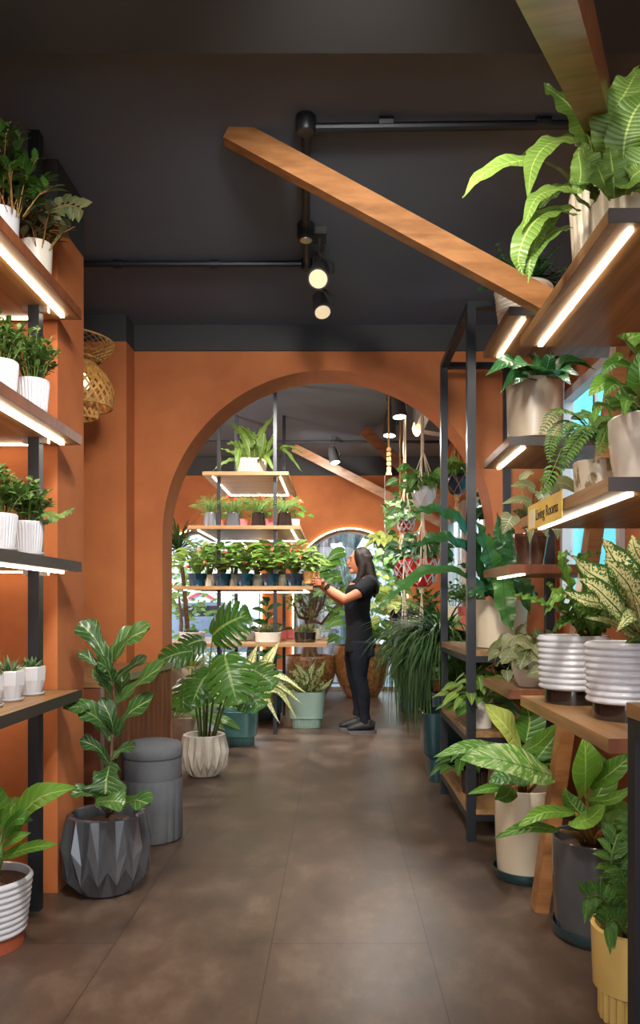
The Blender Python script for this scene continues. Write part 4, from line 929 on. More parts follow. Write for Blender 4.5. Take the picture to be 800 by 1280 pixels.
for (bx,by,tx,ty,w_,Y) in ((668,612,638,608,15,3.0),(664,628,627,630,13,3.0),(640,645,628,668,20,2.95),(675,615,680,640,16,3.0),(685,612,692,632,18,3.05),(695,608,720,617,0,3.1),(696,603,722,618,20,3.1),(660,640,650,622,14,3.2),(672,655,684,672,12,2.95),(690,655,698,676,12,2.95),(655,650,640,640,14,3.1),(680,600,690,590,10,3.2),(660,655,662,680,10,2.95),(700,640,715,655,12,3.1),(650,600,668,592,10,3.2),(684,645,676,625,16,3.1)):
    if not w_: continue
    b=P(bx,by,Y); leaf(lf,[b,b.lerp(P(tx,ty,Y),.5)+V((0,-.02,.01)),P(tx,ty,Y-.03)],w_/300*1.15,'heart',hint=(0,-.8,.5)); st.tube([q,q.lerp(b,.6)+V((0,0,.02)),b],.0022,5)
fin(t,lf,st,'l_olive')
c=V((.80,3.12,.769)); t=PT('potted_philodendron','trailing heart-leaved plant in round cream pot, lowest shelf of the far timber shelving','potted plant',c)
q=pot(t,'smooth','offwhite',c,.078,.052,.135,bulge=.012); lf,st=MB(),MB(); heartplant(lf,st,q,26,.14,.13,.08,droop=.6,lw=.8)
for (px,py) in ((620,845),(628,862),(640,850),(680,862),(655,840),(690,845),(637,835)):
    p=P(px,py-12,2.95); vine(lf,st,[q,q.lerp(p,.6)+V((0,-.02,.06)),p],3,.075)
fin(t,lf,st,'l_olive')

# ---- near right bay A ----------------------------------------------------------------------------
c=V((.815,2.16,2.062)); t=PT('nest_fern','big lime green crinkled fern in ribbed cream pot on the top near timber shelf','potted plant',c)
q=pot(t,'fluted','cream',c,.145,.132,.215,nf=30,a=.05); lf=MB()
for l,w_ in (([(742,200),(735,170,2.2),(712,132,2.2),(679,106,2.25)],30),([(756,200,2.0),(764,150,1.95),(784,112,1.95),(798,86,2.0)],34),([(778,225,1.95),(782,170,1.9),(800,130,1.9),(835,110,1.9)],30),([(742,205),(716,178,2.1),(686,180,2.0),(666,206,1.95),(660,248,1.9)],20),([(720,240),(700,215,2.1),(665,200,2.0),(612,212,1.95),(578,246,1.9)],20),
    ([(738,262,2.0),(708,238,1.95),(672,246,1.85),(652,290,1.8)],14),([(722,268,2.0),(690,264,1.9),(664,282,1.82),(648,320,1.8),(655,345,1.8)],17),([(714,284,2.0),(690,290,1.9),(665,318,1.82),(660,354,1.8)],13),([(744,252,1.95),(735,215,1.9),(727,178,1.9)],28),([(768,248,1.9),(766,215,1.88),(762,184,1.9)],24),([(781,244,1.9),(790,222,1.85),(812,206,1.85)],22),
    ([(722,242,1.9),(726,215,1.88),(722,186,1.9)],16),([(738,200,2.4),(715,172,2.5),(680,176,2.6),(650,196,2.6)],9),([(745,240,1.95),(730,225,1.9),(715,215,1.9)],20),([(790,240,1.9),(810,190,1.9),(830,150,1.9)],30),([(725,262,2.0),(700,262,1.95),(672,296,1.85),(668,320,1.82)],12),([(752,235,2.2),(750,190,2.3),(742,150,2.4)],28),([(770,235,2.3),(780,180,2.4),(790,130,2.4)],28),([(728,244,2.2),(700,236,2.2),(672,262,2.2)],14),([(760,250,1.9),(754,226,1.86),(746,206,1.88)],20),([(795,240,1.95),(802,190,2.05),(790,150,2.1)],26)):
    leaf(lf,PX(l,2.16),w_/440*1.4,'strap',wave=.55,wn=4.5,nl=24,nw=6,fold=.12,hint=(-.1,-.85,.5))
fin(t,lf,None,'l_lime')
# middle shelf
c=V((.84,2.42,1.412)); t=PT('boston_fern','feathery fern in white pot with brown leaf print, middle near timber shelf','potted plant',c)
M['print']=None
m_,n_,l_=nt('leaf_print_glaze'); o_=n_.new('ShaderNodeOutputMaterial'); b_=n_.new('ShaderNodeBsdfPrincipled'); l_.new(b_.outputs[0],o_.inputs[0]); tc_=n_.new('ShaderNodeTexCoord'); mp_=n_.new('ShaderNodeMapping'); mp_.inputs['Scale'].default_value=(1,1,.55); no_=n_.new('ShaderNodeTexNoise'); no_.inputs['Scale'].default_value=22; no_.inputs['Detail'].default_value=8
l_.new(tc_.outputs['Object'],mp_.inputs[0]); l_.new(mp_.outputs[0],no_.inputs[0]); cr_=n_.new('ShaderNodeValToRGB'); cr_.color_ramp.elements[0].position=.55; cr_.color_ramp.elements[1].position=.58; cr_.color_ramp.elements[0].color=c4(rgb((222,212,190))); cr_.color_ramp.elements[1].color=c4(rgb((148,130,92))); l_.new(no_.outputs[0],cr_.inputs[0]); l_.new(cr_.outputs[0],b_.inputs[0]); b_.inputs['Roughness'].default_value=.4; M['print']=m_
q=pot(t,'smooth','print',c+V((0,0,.016)),.083,.076,.125,saucer=('taupe',.072,.018)); lf,st=MB(),MB()
for l in ([(745,556),(715,540,2.25),(690,590,2.1),(677,618,2.1)],[(745,550),(712,528,2.25),(692,545,2.15),(686,575,2.1)],[(745,548),(720,520,2.3),(695,515,2.2),(675,543,2.15)],[(750,550),(735,520,2.35),(715,524,2.3)],[(748,552),(740,535,2.25),(715,560,2.15),(700,592,2.12)],[(755,552),(770,535,2.3),(765,580,2.2)],[(755,548),(765,525,2.4),(785,530,2.4)],[(745,552),(725,545,2.25),(715,575,2.15)],[(752,550),(745,525,2.4),(728,512,2.45)],[(750,552),(756,540,2.25),(750,570,2.2)],[(748,550),(724,534,2.25),(708,556,2.18)],[(750,548),(750,520,2.3),(735,540,2.2)],[(752,548),(760,530,2.3),(752,556,2.2)]):
    pinnate(lf,st,PX(l,2.42),.014,.032,22,'lance',True,nl=3)
fin(t,lf,st,'l_fern')
c=V((.90,2.14,1.413)); t=PT('potted_philodendron','large-leaved bright plant in big glossy white pot on the middle near timber shelf','potted plant',c)
MB().lathe(c,[(.08,0),(.10,.004),(.104,.02),(.09,.02)],40,close=True).build('saucer','blackglaze',t)
q=pot(t,'smooth','offwhite',c+V((0,0,.02)),.128,.105,.19,bulge=.006); lf,st=MB(),MB()
for l,w_ in (([(775,478,2.0),(757,478,1.95),(735,496,1.9)],30),([(795,462,2.0),(768,455,1.95),(752,470,1.9)],22),([(785,490,2.0),(770,480,1.93),(755,495,1.88)],26),([(792,440,2.05),(785,425,2.0),(812,415,2.0)],32),([(790,455,2.05),(775,445,2.0),(757,462,1.95)],16),([(765,510,2.0),(748,508,1.95),(742,530,1.92)],14),([(790,505,2.0),(775,505,1.95),(758,508,1.92)],14),([(800,495,2.0),(800,470,1.95),(798,440,1.95)],34),([(780,512,2.1),(790,490,2.1),(812,470,2.1)],28),([(770,512,2.05),(760,498,2.05),(764,525,2.0)],10),([(800,510,1.95),(785,500,1.9),(780,520,1.88)],18)):
    p=PX(l,2.14); leaf(lf,p,w_/440*1.15,'heart',fold=.15,hint=(-.2,-.8,.5),nl=12,nw=6); st.tube([q,q.lerp(p[0],.6)+V((0,0,.03)),p[0]],[.004,.003,.0025],6)
fin(t,lf,st,'l_bright')
# lowest shelf: two ringed pots
for i,(x,Y,lb) in enumerate(((.79,2.53,'curly fern in ringed white dark-based pot behind the speckled aglaonema'),(.83,2.17,'cream-speckled aglaonema in ringed white dark-based pot, lowest near timber shelf'))):
    bh=.045; c=V((x,Y,.779+bh)); t=PT(('curly_fern','aglaonema')[i],lb,'potted plant',(x,Y,.779),'ringed white pots on the lowest near timber shelf')
    q=pot(t,'ringed','white',c,.112,.106,.17 if i else .175,nr=9,a=.007,base=('blackglaze',.094,bh+.004)); lf,st=MB(),MB()
    if i==0:
        for l,w_ in (([(730,795),(715,745,2.4),(702,700,2.35),(714,690,2.35)],13),([(728,795),(700,765,2.35),(670,752,2.2),(640,742,2.15)],11),([(735,795),(735,740,2.5),(725,700,2.6),(752,690,2.6)],12),([(740,795),(760,750,2.5),(775,720,2.6)],14),([(728,797),(712,770,2.4),(690,740,2.35),(685,728,2.3)],13),([(735,795),(722,760,2.4),(700,742,2.3),(680,770,2.2)],13),([(742,797),(745,770,2.4),(735,740,2.35)],16),([(745,797),(765,775,2.4),(790,765,2.4)],13),([(732,797),(712,775,2.4),(690,790,2.3)],12),([(738,797),(730,770,2.35),(715,755,2.3)],15),([(735,795),(745,760,2.6),(760,735,2.7)],15),([(728,797),(720,765,2.5),(706,730,2.5)],14)):
            leaf(lf,PX(l,2.53),w_/375*1.15,'strap',wave=1.5,wn=9,nl=34,nw=4,fold=.35)
        fin(t,lf,None,'l_fern')
    else:
        for l,w_ in (([(795,790,2.1),(770,740,2.0),(735,715,1.95),(712,693,1.9)],30),([(800,780,2.1),(785,730,2.0),(765,695,1.98),(752,672,1.95)],32),([(795,795,2.1),(765,760,2.0),(730,750,1.93),(703,738,1.9)],20),([(808,770,2.1),(812,720,2.05),(795,690,2.0),(790,668,2.0)],30),([(800,790,2.05),(775,765,1.95),(745,735,1.9),(722,722,1.88)],24),([(802,790,2.05),(790,770,1.95),(770,790,1.88)],18),([(795,800,2.1),(765,778,2.0),(730,772,1.9)],14),([(802,790,2.1),(790,740,2.0),(772,715,1.95),(755,700,1.93)],28),([(815,790,2.1),(830,740,2.05),(850,700,2.0)],34),([(805,790,2.0),(800,760,1.92),(790,740,1.88)],26),([(815,790,2.1),(815,750,2.2),(800,705,2.25)],26),([(800,795,2.05),(782,780,1.95),(760,760,1.9)],16)):
            p=PX(l,2.17); leaf(lf,p,w_/440*1.35,'lance',fold=.2,wave=.25,hint=(-.1,-.85,.45),nl=12,nw=6); st.tube([q+V((R.uniform(-.02,.02),0,0)),p[0]],[.006,.004],6)
        fin(t,lf,st,'l_speck')
# ---- right floor ---------------------------------------------------------------------------------
c=V((.765,3.08,.006)); t=PT('potted_philodendron','yellow-green philodendron with painted sheen streaks in tall cream pot with dark teal saucer','potted plant',(c.x,c.y,0))
q=pot(t,'smooth','cream',c,.120,.108,.36,bulge=.004,saucer=('deepteal',.125,.045)); lf,st=MB(),MB(); lf2=MB(); lf3=MB()
for l,w_,k in (([(651,938,2.95),(632,908,2.85),(605,880,2.8)],36,1),([(657,930,3.1),(662,900,3.1),(656,876,3.1)],36,0),([(643,943,3.0),(672,930,2.9),(697,904,2.85)],20,0),([(640,952,3.0),(595,934,2.9),(542,946,2.75)],20,2),([(694,972,2.75),(660,960,2.65),(615,948,2.55),(573,950,2.5)],38,2),([(640,988,3.0),(615,985,2.9),(584,993,2.85)],13,0),
    ([(640,985,2.95),(632,995,2.85),(618,1000,2.8)],20,0),([(670,950,3.1),(690,925,3.1),(698,912,3.1)],28,0),([(668,960,3.1),(685,955,3.1),(700,965,3.0)],26,0),([(640,960,3.0),(618,940,3.0),(592,930,3.0)],22,2),([(660,975,2.9),(635,970,2.8),(610,978,2.75)],26,2)):
    p=PX(l,3.08); leaf((lf,lf3,lf2)[k],p,w_/312*1.12,'ovate',fold=.18,wave=.25,wn=2,nl=12,nw=6); st.tube([q+V((R.uniform(-.02,.02),0,0)),q.lerp(p[0],.5)+V((0,0,.03)),p[0]],[.008,.006,.004],6)
fin(t,lf,st,'l_bright','rstem'); lf2.build('sheen_leaves','l_sheen',t,smooth=180); lf3.build('young_leaf','l_yel',t,smooth=180)
c=V((.865,2.53,.006)); t=PT('potted_philodendron','broad-leaved green philodendron in large dark grey pot with dark teal saucer','potted plant',(c.x,c.y,0))
q=pot(t,'smooth','darkglaze',c,.142,.128,.325,bulge=.004,saucer=('deepteal',.142,.045)); lf,st=MB(),MB()
for l,w_ in (([(731,990,2.5),(732,955,2.42),(731,920,2.4)],48),([(738,985,2.5),(765,965,2.4),(797,938,2.35)],28),([(733,1000,2.45),(762,1000,2.35),(796,982,2.3)],16),([(712,1028,2.4),(735,1024,2.32),(757,1006,2.28)],26),([(719,1016,2.45),(680,1016,2.3),(646,1035,2.2)],17),([(700,1038,2.4),(660,1034,2.25),(617,1048,2.15)],15),([(752,1038,2.45),(775,1028,2.4),(800,1045,2.35)],30),([(745,1030,2.55),(770,1012,2.6),(800,1020,2.6)],26),([(735,1025,2.6),(715,1005,2.65),(705,985,2.7)],24),([(738,1010,2.7),(755,975,2.75),(748,940,2.8)],34),([(760,1040,2.4),(785,1050,2.35),(805,1065,2.3)],22)):
    p=PX(l,2.53); leaf(lf,p,w_/385*1.1,'heart' if w_>40 else 'ovate',fold=.2,wave=.25,wn=2,nl=12,nw=6); st.tube([q+V((R.uniform(-.03,.03),R.uniform(-.02,.02),-.01)),q.lerp(p[0],.5)+V((0,0,.02)),p[0]],[.010,.008,.005],7)
fin(t,lf,st,'l_bright','rstem')
c=V((.795,2.03,0)); t=PT('zz_plant','zz plant in mustard yellow pedestal pot, on the floor beside the steel side rack','potted plant',c)
q=pot(t,'pedestal','yellow',c,.110,.105,.245); lf,st=MB(),MB()
for l in ([(785,1168),(772,1110,1.95),(764,1075,1.9),(772,1045,1.9)],[(780,1170),(765,1140,1.9),(750,1120,1.85),(732,1122,1.8)],[(790,1170),(800,1110,1.95),(795,1060,1.9),(790,1025,1.88)],[(785,1170),(785,1120,1.9),(775,1085,1.85)],[(795,1170),(815,1120,1.9),(830,1080,1.9)],[(785,1170),(770,1150,1.88),(757,1158,1.82)],[(790,1170),(808,1140,1.85),(812,1100,1.82)],[(790,1168),(790,1120,2.1),(780,1070,2.2)]):
    pinnate(lf,st,PX(l,2.03),.021,.058,8,'ovate',False,sr=.0045,start=.22,fwd=.8,hint=(-.1,-.9,.3))
fin(t,lf,st,'l_green')
# ================================================================== hanging planters in the back room
def hanger(c,rt,ztop,rope,nk=6,tail=.35,drop=.0,knots=True):
    """rope cradle: cords from the ceiling hook to the rim, crossed round the pot, tail below"""
    mb=MB(); c=V(c); top=V((c.x,c.y,ztop)); zr=c.z+rt*1.55; kn=V((c.x,c.y,zr+.28))
    mb.tube([top,kn],.007,6)
    for k in range(nk):
        a=2*PI*k/nk; a2=a+PI/nk
        p1=c+V((math.cos(a)*rt*1.04,math.sin(a)*rt*1.04,rt*1.55)); 
        for s_ in (1,-1):
            b=a+s_*PI/nk
            mb.tube([kn,p1,c+V((math.cos(b)*rt*1.0,math.sin(b)*rt*1.0,rt*.75)),c+V((math.cos(a)*rt*.6,math.sin(a)*rt*.6,rt*.12)),c+V((0,0,-.03))],.0035,5)
    mb.tube([c+V((0,0,-.05)),c+V((0,0,-.01))],.018,8)
    for k in range(5): mb.tube([c+V((0,0,-.03)),c+V((math.cos(k*1.3)*.03,math.sin(k*1.3)*.03,-tail))],.0035,5)
    return mb
def bowlpot(t,mt,c,rt,h=None):
    h=h or rt*1.6; MB().lathe(c,[(rt*.45,0),(rt*.62,h*.08),(rt*.85,h*.4),(rt*.98,h*.75),(rt,h*.97),(rt*.95,h),(rt*.9,h*.85)],40).build('pot',mt,t,smooth=60)
    MB().lathe(V(c)+V((0,0,h*.85)),[(rt*.3,.004),(rt*.88,0)],24).build('soil','soil',t); return V(c)+V((0,0,h*.87))
def pattern(t,c,rt,h,m='white'):
    mb=MB()
    for k in range(10):
        for s_ in (1,-1):
            a=2*PI*k/10; pts=[]
            for i in range(7):
                f=.15+.8*i/6; r=rt*(.62+.40*math.sin(f*1.45))+.004; b=a+s_*(i/6)*.9; pts.append(V(c)+V((math.cos(b)*r,math.sin(b)*r,h*f)))
            mb.tube(pts,.005,4)
    mb.build('glaze_pattern',m,t)
HP=[ # px,py of the pot centre, Y, radius, ceiling z, pot, rope, leaf, label, vines
 (529,622,5.7,.095,3.0,'white','rope','l_green','smooth white pot in cotton macrame, highest hanging planter behind the arch',[(-.26,-.05,.02),(-.30,-.1,-.18),(-.2,0,.16),(-.28,.05,-.36),(.12,0,.02)],0),
 (571,606,5.9,.095,3.0,'navy','jute','l_bright','navy pot in jute net hanging beside the rack post, trailing lime leaves',[(-.1,0,.05),(.14,0,.02),(.16,0,-.08),(-.14,0,-.04)],0),
 (507,657,6.3,.075,3.0,'pat','rope','l_green','small red patterned pot under dense leaves, left of the white macrame pot',[(-.16,0,.1),(-.15,0,-.05),(.1,0,.12)],1),
 (505,712,6.6,.10,3.0,'pat','rope','l_green','red and white patterned hanging pot, lower left of the macrame row',[(-.2,0,.1),(-.26,0,.02),(.05,0,.2),(-.2,0,-.1)],1),
 (527,716,5.9,.135,3.0,'pat','rope','l_dark','wide red and white patterned bowl in macrame below the white pot',[(-.24,0,.1),(.2,0,.12),(.26,0,.02),(-.1,0,.22)],1),
 (500,772,6.9,.10,3.0,'navy','jute','l_yel','low netted pot with yellow-green pothos right of the woman',[(-.2,0,.18),(-.24,0,.05),(-.18,0,.34),(.1,0,.3),(-.25,0,-.15)],0),
 (481,690,7.3,.085,2.35,'grey','chrome','l_yel','cone-shaped grey pot on a chain from the thin wooden strut',[(-.14,0,.06),(.14,0,.05),(.05,0,-.06)],0),
 (622,655,5.15,.08,3.0,'pat','rope','l_dark','red pot of dark leaves hanging at the right wall behind the arch',[(-.12,0,.12),(-.14,0,-.02),(.05,0,.18)],0),
]
for px,py,Y,r,zt,pm_,rp,lm,lb,vs,pt_ in HP:
    c=P(px,py,Y); c.z-=r*.8; t=PT('hanging_planter',lb,'hanging plant',(c.x,c.y,zt)); 
    if 'cone' in lb: MB().lathe(c-V((0,0,.06)),[(.01,0),(r*.5,r*.7),(r,r*1.9+.04),(r*.9,r*1.9+.04)],30).build('pot',pm_,t); q=c+V((0,0,r*1.5)); MB().tube([q,(q.x,q.y,zt)],.004,6).build('chain','chrome',t)
    else:
        q=bowlpot(t,pm_,c,r); hanger(c,r,zt-.01,rp,tail=.45 if rp=='rope' else .2).build('macrame',rp,t)
        if pt_: pattern(t,c,r,r*1.6)
    lf,st=MB(),MB(); heartplant(lf,st,q,30,r*1.7,r*1.3,.085,droop=.7,lw=.8)
    for v in vs: e=q+V(v); vine(lf,st,[q,q.lerp(e,.5)+V((0,-.03,.09)),e],7,.085)
    fin(t,lf,st,lm)
# leafy masses standing behind the macrame row on a windowsill ledge
t=thing('window_ledge','brown wooden ledge under the right wall windows of the back room','ledge',(1.2,7,.9)); MB().box(1.02,1.345,5.2,9.3,.90,.93).build('board','wood',t,smooth=0)
for (Y,h,rt,mt,lb,ml,sz) in ((5.75,.14,.08,'pink','pink pot on the window ledge behind the rack post','l_green',.16),(6.05,.15,.075,'offwhite','ribbed white pot with mottled leaves on the window ledge','l_speck',.2),(6.9,.16,.09,'pink','coral pot with leafy plant farther along the window ledge','l_bright',.25),(7.6,.16,.1,'cream','cream pot with leafy plant on the far end of the window ledge','l_bright',.28)):
    c=V((1.19,Y,.931)); t=PT('potted_plant',lb,'potted plant',c); q=pot(t,'fluted' if 'ribbed' in lb else 'smooth',mt,c,rt,rt*.8,h,nf=16); lf,st=MB(),MB(); bush(lf,st,q,.16,sz,14,10,.06); fin(t,lf,st,ml)
for (x,Y,h,lb,ml,sz,r_) in ((.78,7.9,.45,'tall pale green shrub standing right of the woman, before the window','l_yel',.55,.30),(1.02,5.45,.42,'bushy green floor plant behind the drooping grassy plant','l_green',.45,.24),(.98,6.6,.40,'leafy floor plant under the macrame planters','l_bright',.55,.28),(1.0,8.7,.45,'tall green shrub in the back right corner','l_green',.85,.32)):
    c=V((x,Y,0)); t=PT('floor_shrub',lb,'potted plant',c); q=pot(t,'smooth','deepteal',c,.15,.12,.34); lf,st=MB(),MB(); bush(lf,st,q,r_,sz*1.2,26,16,.13,up=.6); fin(t,lf,st,ml)
# snake plant leaves near the post
c=V((1.16,5.16,.0)); t=PT('snake_plant','stiff sword-leaved plant behind the steel rack','potted plant',c); q=pot(t,'smooth','blackglaze',c,.12,.10,.5); lf=MB(); arching(lf,q,12,.5,.05,'grass',(1.2,1.55),(-.1,.5),.04); fin(t,lf,None,'l_nest')
# rope tassel
t=thing('rope_hanger','empty knotted rope hanger dangling under the lower track spotlight','rope',(.46,6.5,3.0)); mb=MB(); mb.tube([P(486,545,6.5).to_3d()+V((0,0,.35)),P(486,560,6.5),P(486,586,6.5)],.008,6)
for k in range(5): mb.tube([P(486,560+k*6,6.5),P(486,564+k*6,6.5)],.02,7)
mb.tube([P(486,586,6.5),P(486,594,6.5)],[.012,.028],8); mb.build('rope','jute',t)
# ================================================================== the standing woman
SKN=mat('skin',rgb((176,112,82)),.5,spec=.4); CL=mat('black_cotton',rgb((20,21,24)),.95,spec=.15,bump=.6,bscale=24); DN=mat('dark_denim',rgb((18,21,28)),.9,spec=.15,bump=.5,bscale=40,c2=rgb((26,31,40)),nscale=12)
HR=mat('dark_brown_hair',rgb((18,13,11)),.6,spec=.2,c2=rgb((34,25,21)),nscale=1,stretch=(60,60,4)); SH_=mat('black_shoe',rgb((20,21,23)),.6); SO=mat('grey_sole',rgb((84,84,86)),.6); LP=mat('lip',rgb((150,76,66)),.5); EY=mat('eye_dark',rgb((24,16,14)),.3); WT=mat('watch_black',rgb((16,16,18)),.15)
S=146.0
def J(px,py,dy=0): return V(((px-420)/S, 6.62+dy, 1.1-(py-757)/S))
woman=thing('person','woman with long dark hair in black t-shirt, jeans and trainers, holding a potted plant','person',(.22,6.62,0))
def loft(mb,rings,n=20,cap=True):   # rings: (centre, rx(along X), ry(along Y), [tilt dir])
    vs=[]
    for r in rings:
        c=V(r[0])
        for k in range(n):
            a=2*PI*k/n; vs.append(c+V((math.cos(a)*r[1],math.sin(a)*r[2],0)))
    fs=[]
    for i in range(len(rings)-1):
        for k in range(n): k2=(k+1)%n; fs.append((i*n+k,i*n+k2,(i+1)*n+k2,(i+1)*n+k))
    fs.append(tuple(range(n-1,-1,-1))); fs.append(tuple((len(rings)-1)*n+k for k in range(n)))
    mb.add(vs,fs)
def remesh(o,v=.008,sm=4):
    m=o.modifiers.new('r','REMESH'); m.mode='VOXEL'; m.voxel_size=v; m.use_smooth_shade=True
    if sm: s_=o.modifiers.new('s','SMOOTH'); s_.iterations=sm; s_.factor=.5
    dg=bpy.context.evaluated_depsgraph_get(); me=bpy.data.meshes.new_from_object(o.evaluated_get(dg)); me.materials.clear(); me.materials.append(o.data.materials[0]); o.modifiers.clear(); o.data=me
    me.polygons.foreach_set('use_smooth',[True]*len(me.polygons))
body=MB()
# head: face towards -X
hc=J(450,701)
def egg(mb,c,rx,ry,rz,f=None,n=28,m=20):
    vs=[];fs=[]
    for i in range(1,m):
        th=PI*i/m
        for k in range(n):
            a=2*PI*k/n; p=V((math.sin(th)*math.cos(a),math.sin(th)*math.sin(a),math.cos(th))); q=V((p.x*rx,p.y*ry,p.z*rz)); 
            if f: q=f(p,q)
            vs.append(V(c)+q)
    for i in range(m-2):
        for k in range(n): k2=(k+1)%n; fs.append((i*n+k,(i+1)*n+k,(i+1)*n+k2,i*n+k2))
    fs.append(tuple(range(n))); fs.append(tuple((m-2)*n+k for k in range(n-1,-1,-1))); mb.add(vs,fs)
def headf(p,q):
    if p.z<0: q.y*=1-.28*(-p.z); q.x = q.x*(1-.25*(-p.z)) - (.018*(-p.z))   # narrower jaw, chin forward
    return q
egg(body,hc,.088,.070,.112,headf)
def facep(dx,dz,dy=0): return hc+V((dx,dy,dz))
body.tube([facep(-.084,.028),facep(-.096,.0),facep(-.104,-.018),facep(-.088,-.026)],[.008,.010,.013,.008],8)   # nose
body.tube([facep(-.084,.035,-.035),facep(-.090,.036,0),facep(-.084,.035,.035)],.009,8)                                  # brow
egg(body,facep(-.066,-.086),.026,.026,.022)                                                                            # chin
body.tube([facep(-.080,-.047,-.018),facep(-.091,-.047,0),facep(-.080,-.047,.018)],[.005,.008,.005],8)                  # lips
for s_ in (-1,1): egg(body,facep(.008,-.008,s_*.070),.014,.008,.028)                                                    # ears
body.tube([J(454,712),J(459,726)],[.050,.055],14)    # neck
# torso
loft(body,[(J(451,805),.095,.150),(J(450,785),.10,.145),(J(448,765),.095,.125),(J(447,745),.105,.14),(J(451,730),.10,.165),(J(456,722),.075,.13),(J(459,716),.05,.06)])
ARN=[J(462,729,-.17),J(447,742,-.24),J(432,749,-.22),J(418,741,-.16),J(407,733,-.11),J(402,729.5,-.10)]
ARF=[J(458,729,.17),J(444,744,.22),J(427,752,.19),J(414,742,.10),J(404,734,.03),J(399,731,.01)]
for A_ in (ARN,ARF): body.tube(A_,[.056,.046,.040,.037,.027,.024],14)
# hands round the pot (pot centre at x=-.215,y=6.50)
pc=V((-.215,6.50,1.335))
def hand(wr,side):
    wr=V(wr); palm=pc+V((.085,side*.045,-.02 if side<0 else -.035)); d=(palm-wr).normalized()
    body.tube([wr,wr.lerp(palm,.5),palm],[(.024,.018),(.034,.018),(.036,.016)],12)
    for k in range(4):
        z0=.018-.017*k; b=palm+V((.0,side*.004,z0*1.2)); L=(.085,.095,.09,.07)[k]; r=.0075
        ang=[.15,.55,1.0]; p=b; pts=[p]
        for j,a in enumerate(ang):   # curls round the pot wall
            dd=V((-math.cos(a*.8),side*math.sin(.9-a)*.9,-.05)).normalized(); p=p+dd*L/3; pts.append(V((p.x,p.y if side<0 else p.y,p.z)))
        body.tube([palm.lerp(wr,.25)+V((0,0,z0*.8))]+pts,[r*1.1,r*1.1,r,r*.9,r*.7],8)
    tp=palm.lerp(wr,.45)+V((0,0,.02)); body.tube([tp,tp+V((-.03,side*.004,.030)),tp+V((-.062,side*-.0,.038))],[.011,.009,.007],8)
hand(ARN[-1],-1); hand(ARF[-1],1)
# legs
LN=[J(452,802,-.085),J(450,825,-.09),J(450,848,-.085),J(455,870,-.08),J(456,893,-.08),J(458,905,-.08)]
LF_=[J(448,802,.08),J(443,825,.085),J(443,846,.09),J(448,868,.09),J(449,888,.09),J(448,899,.09)]
for A_ in (LN,LF_): body.tube(A_,[.092,.074,.052,.05,.034,.03],16)
bo=body.build('body',SKN,woman); remesh(bo,.0065,3)
# face details
for s_ in (-1,1):
    e=MB(); egg(e,facep(-.077,.010,s_*.031),.006,.012,.006,n=12,m=8); e.build('eye',EY,woman)
    b_=MB(); b_.tube([facep(-.088,.034,s_*.014),facep(-.085,.040,s_*.034),facep(-.070,.033,s_*.052)],.0035,6); b_.build('eyebrow',HR,woman)
MB().tube([facep(-.086,-.047,-.020),facep(-.0985,-.046,0),facep(-.086,-.047,.020)],[.003,.0055,.003],8).build('lips',LP,woman)
# hair
hb=MB(); egg(hb,hc+V((.022,0,.018)),.092,.088,.110,n=28,m=20)
loft(hb,[(J(470,742),.030,.09),(J(469,733),.045,.115),(J(465,722),.052,.115),(J(461,712),.062,.105),(J(457,702),.075,.095),(J(456,694),.080,.088)],22)
for s_ in (-1,1):
    hb.tube([hc+V((-.030,s_*.045,.090)),hc+V((-.006,s_*.075,.05)),hc+V((.022,s_*.086,-.03)),hc+V((.012,s_*.096,-.12)),hc+V((-.020,s_*.10,-.18)),hc+V((-.045,s_*.09,-.235))],[.026,.034,.038,.038,.03,.012],10)
for k in range(12):
    a=-1.3+2.6*k/11; b=hc+V((.07*math.cos(a)+.03,.085*math.sin(a),-.05)); hb.tube([b,b+V((.035,0,-.10)),b+V((.03+.02*math.sin(k*2),.01*math.sin(k),-.20)),b+V((.03,.0,-.255-.02*math.sin(k*3)))],[.022,.024,.02,.007],8)
ho=hb.build('hair',HR,woman); remesh(ho,.0075,2)
# t-shirt
tb_=MB()
loft(tb_,[(J(448,816),.120,.172),(J(449,806),.121,.172),(J(450,795),.118,.168),(J(449,780),.112,.150),(J(447,765),.110,.143),(J(447,748),.120,.152),(J(450,735),.118,.176),(J(455,725),.095,.165),(J(459,718.5),.060,.085)],26)
for A_,sy in ((ARN,-1),(ARF,1)):
    tb_.tube([A_[0]+V((.0,-sy*.04,.012)),A_[0],A_[0].lerp(A_[1],.55),A_[1]],[.065,.070,.068,.064],16)
to=tb_.build('t_shirt',CL,woman); remesh(to,.009,3)
# jeans
jb=MB(); loft(jb,[(J(451,818),.118,.160),(J(453,806),.122,.164),(J(451,792),.108,.152)],24)
for A_ in (LN,LF_):
    q=list(A_); q[-1]=q[-2].lerp(q[-1],.95); jb.tube(q,[.106,.086,.062,.058,.043,.047],18)
jb.tube([J(458,812,-.08),J(459,822,-.085)],[.075,.07],14)
jo=jb.build('jeans',DN,woman); remesh(jo,.009,3)
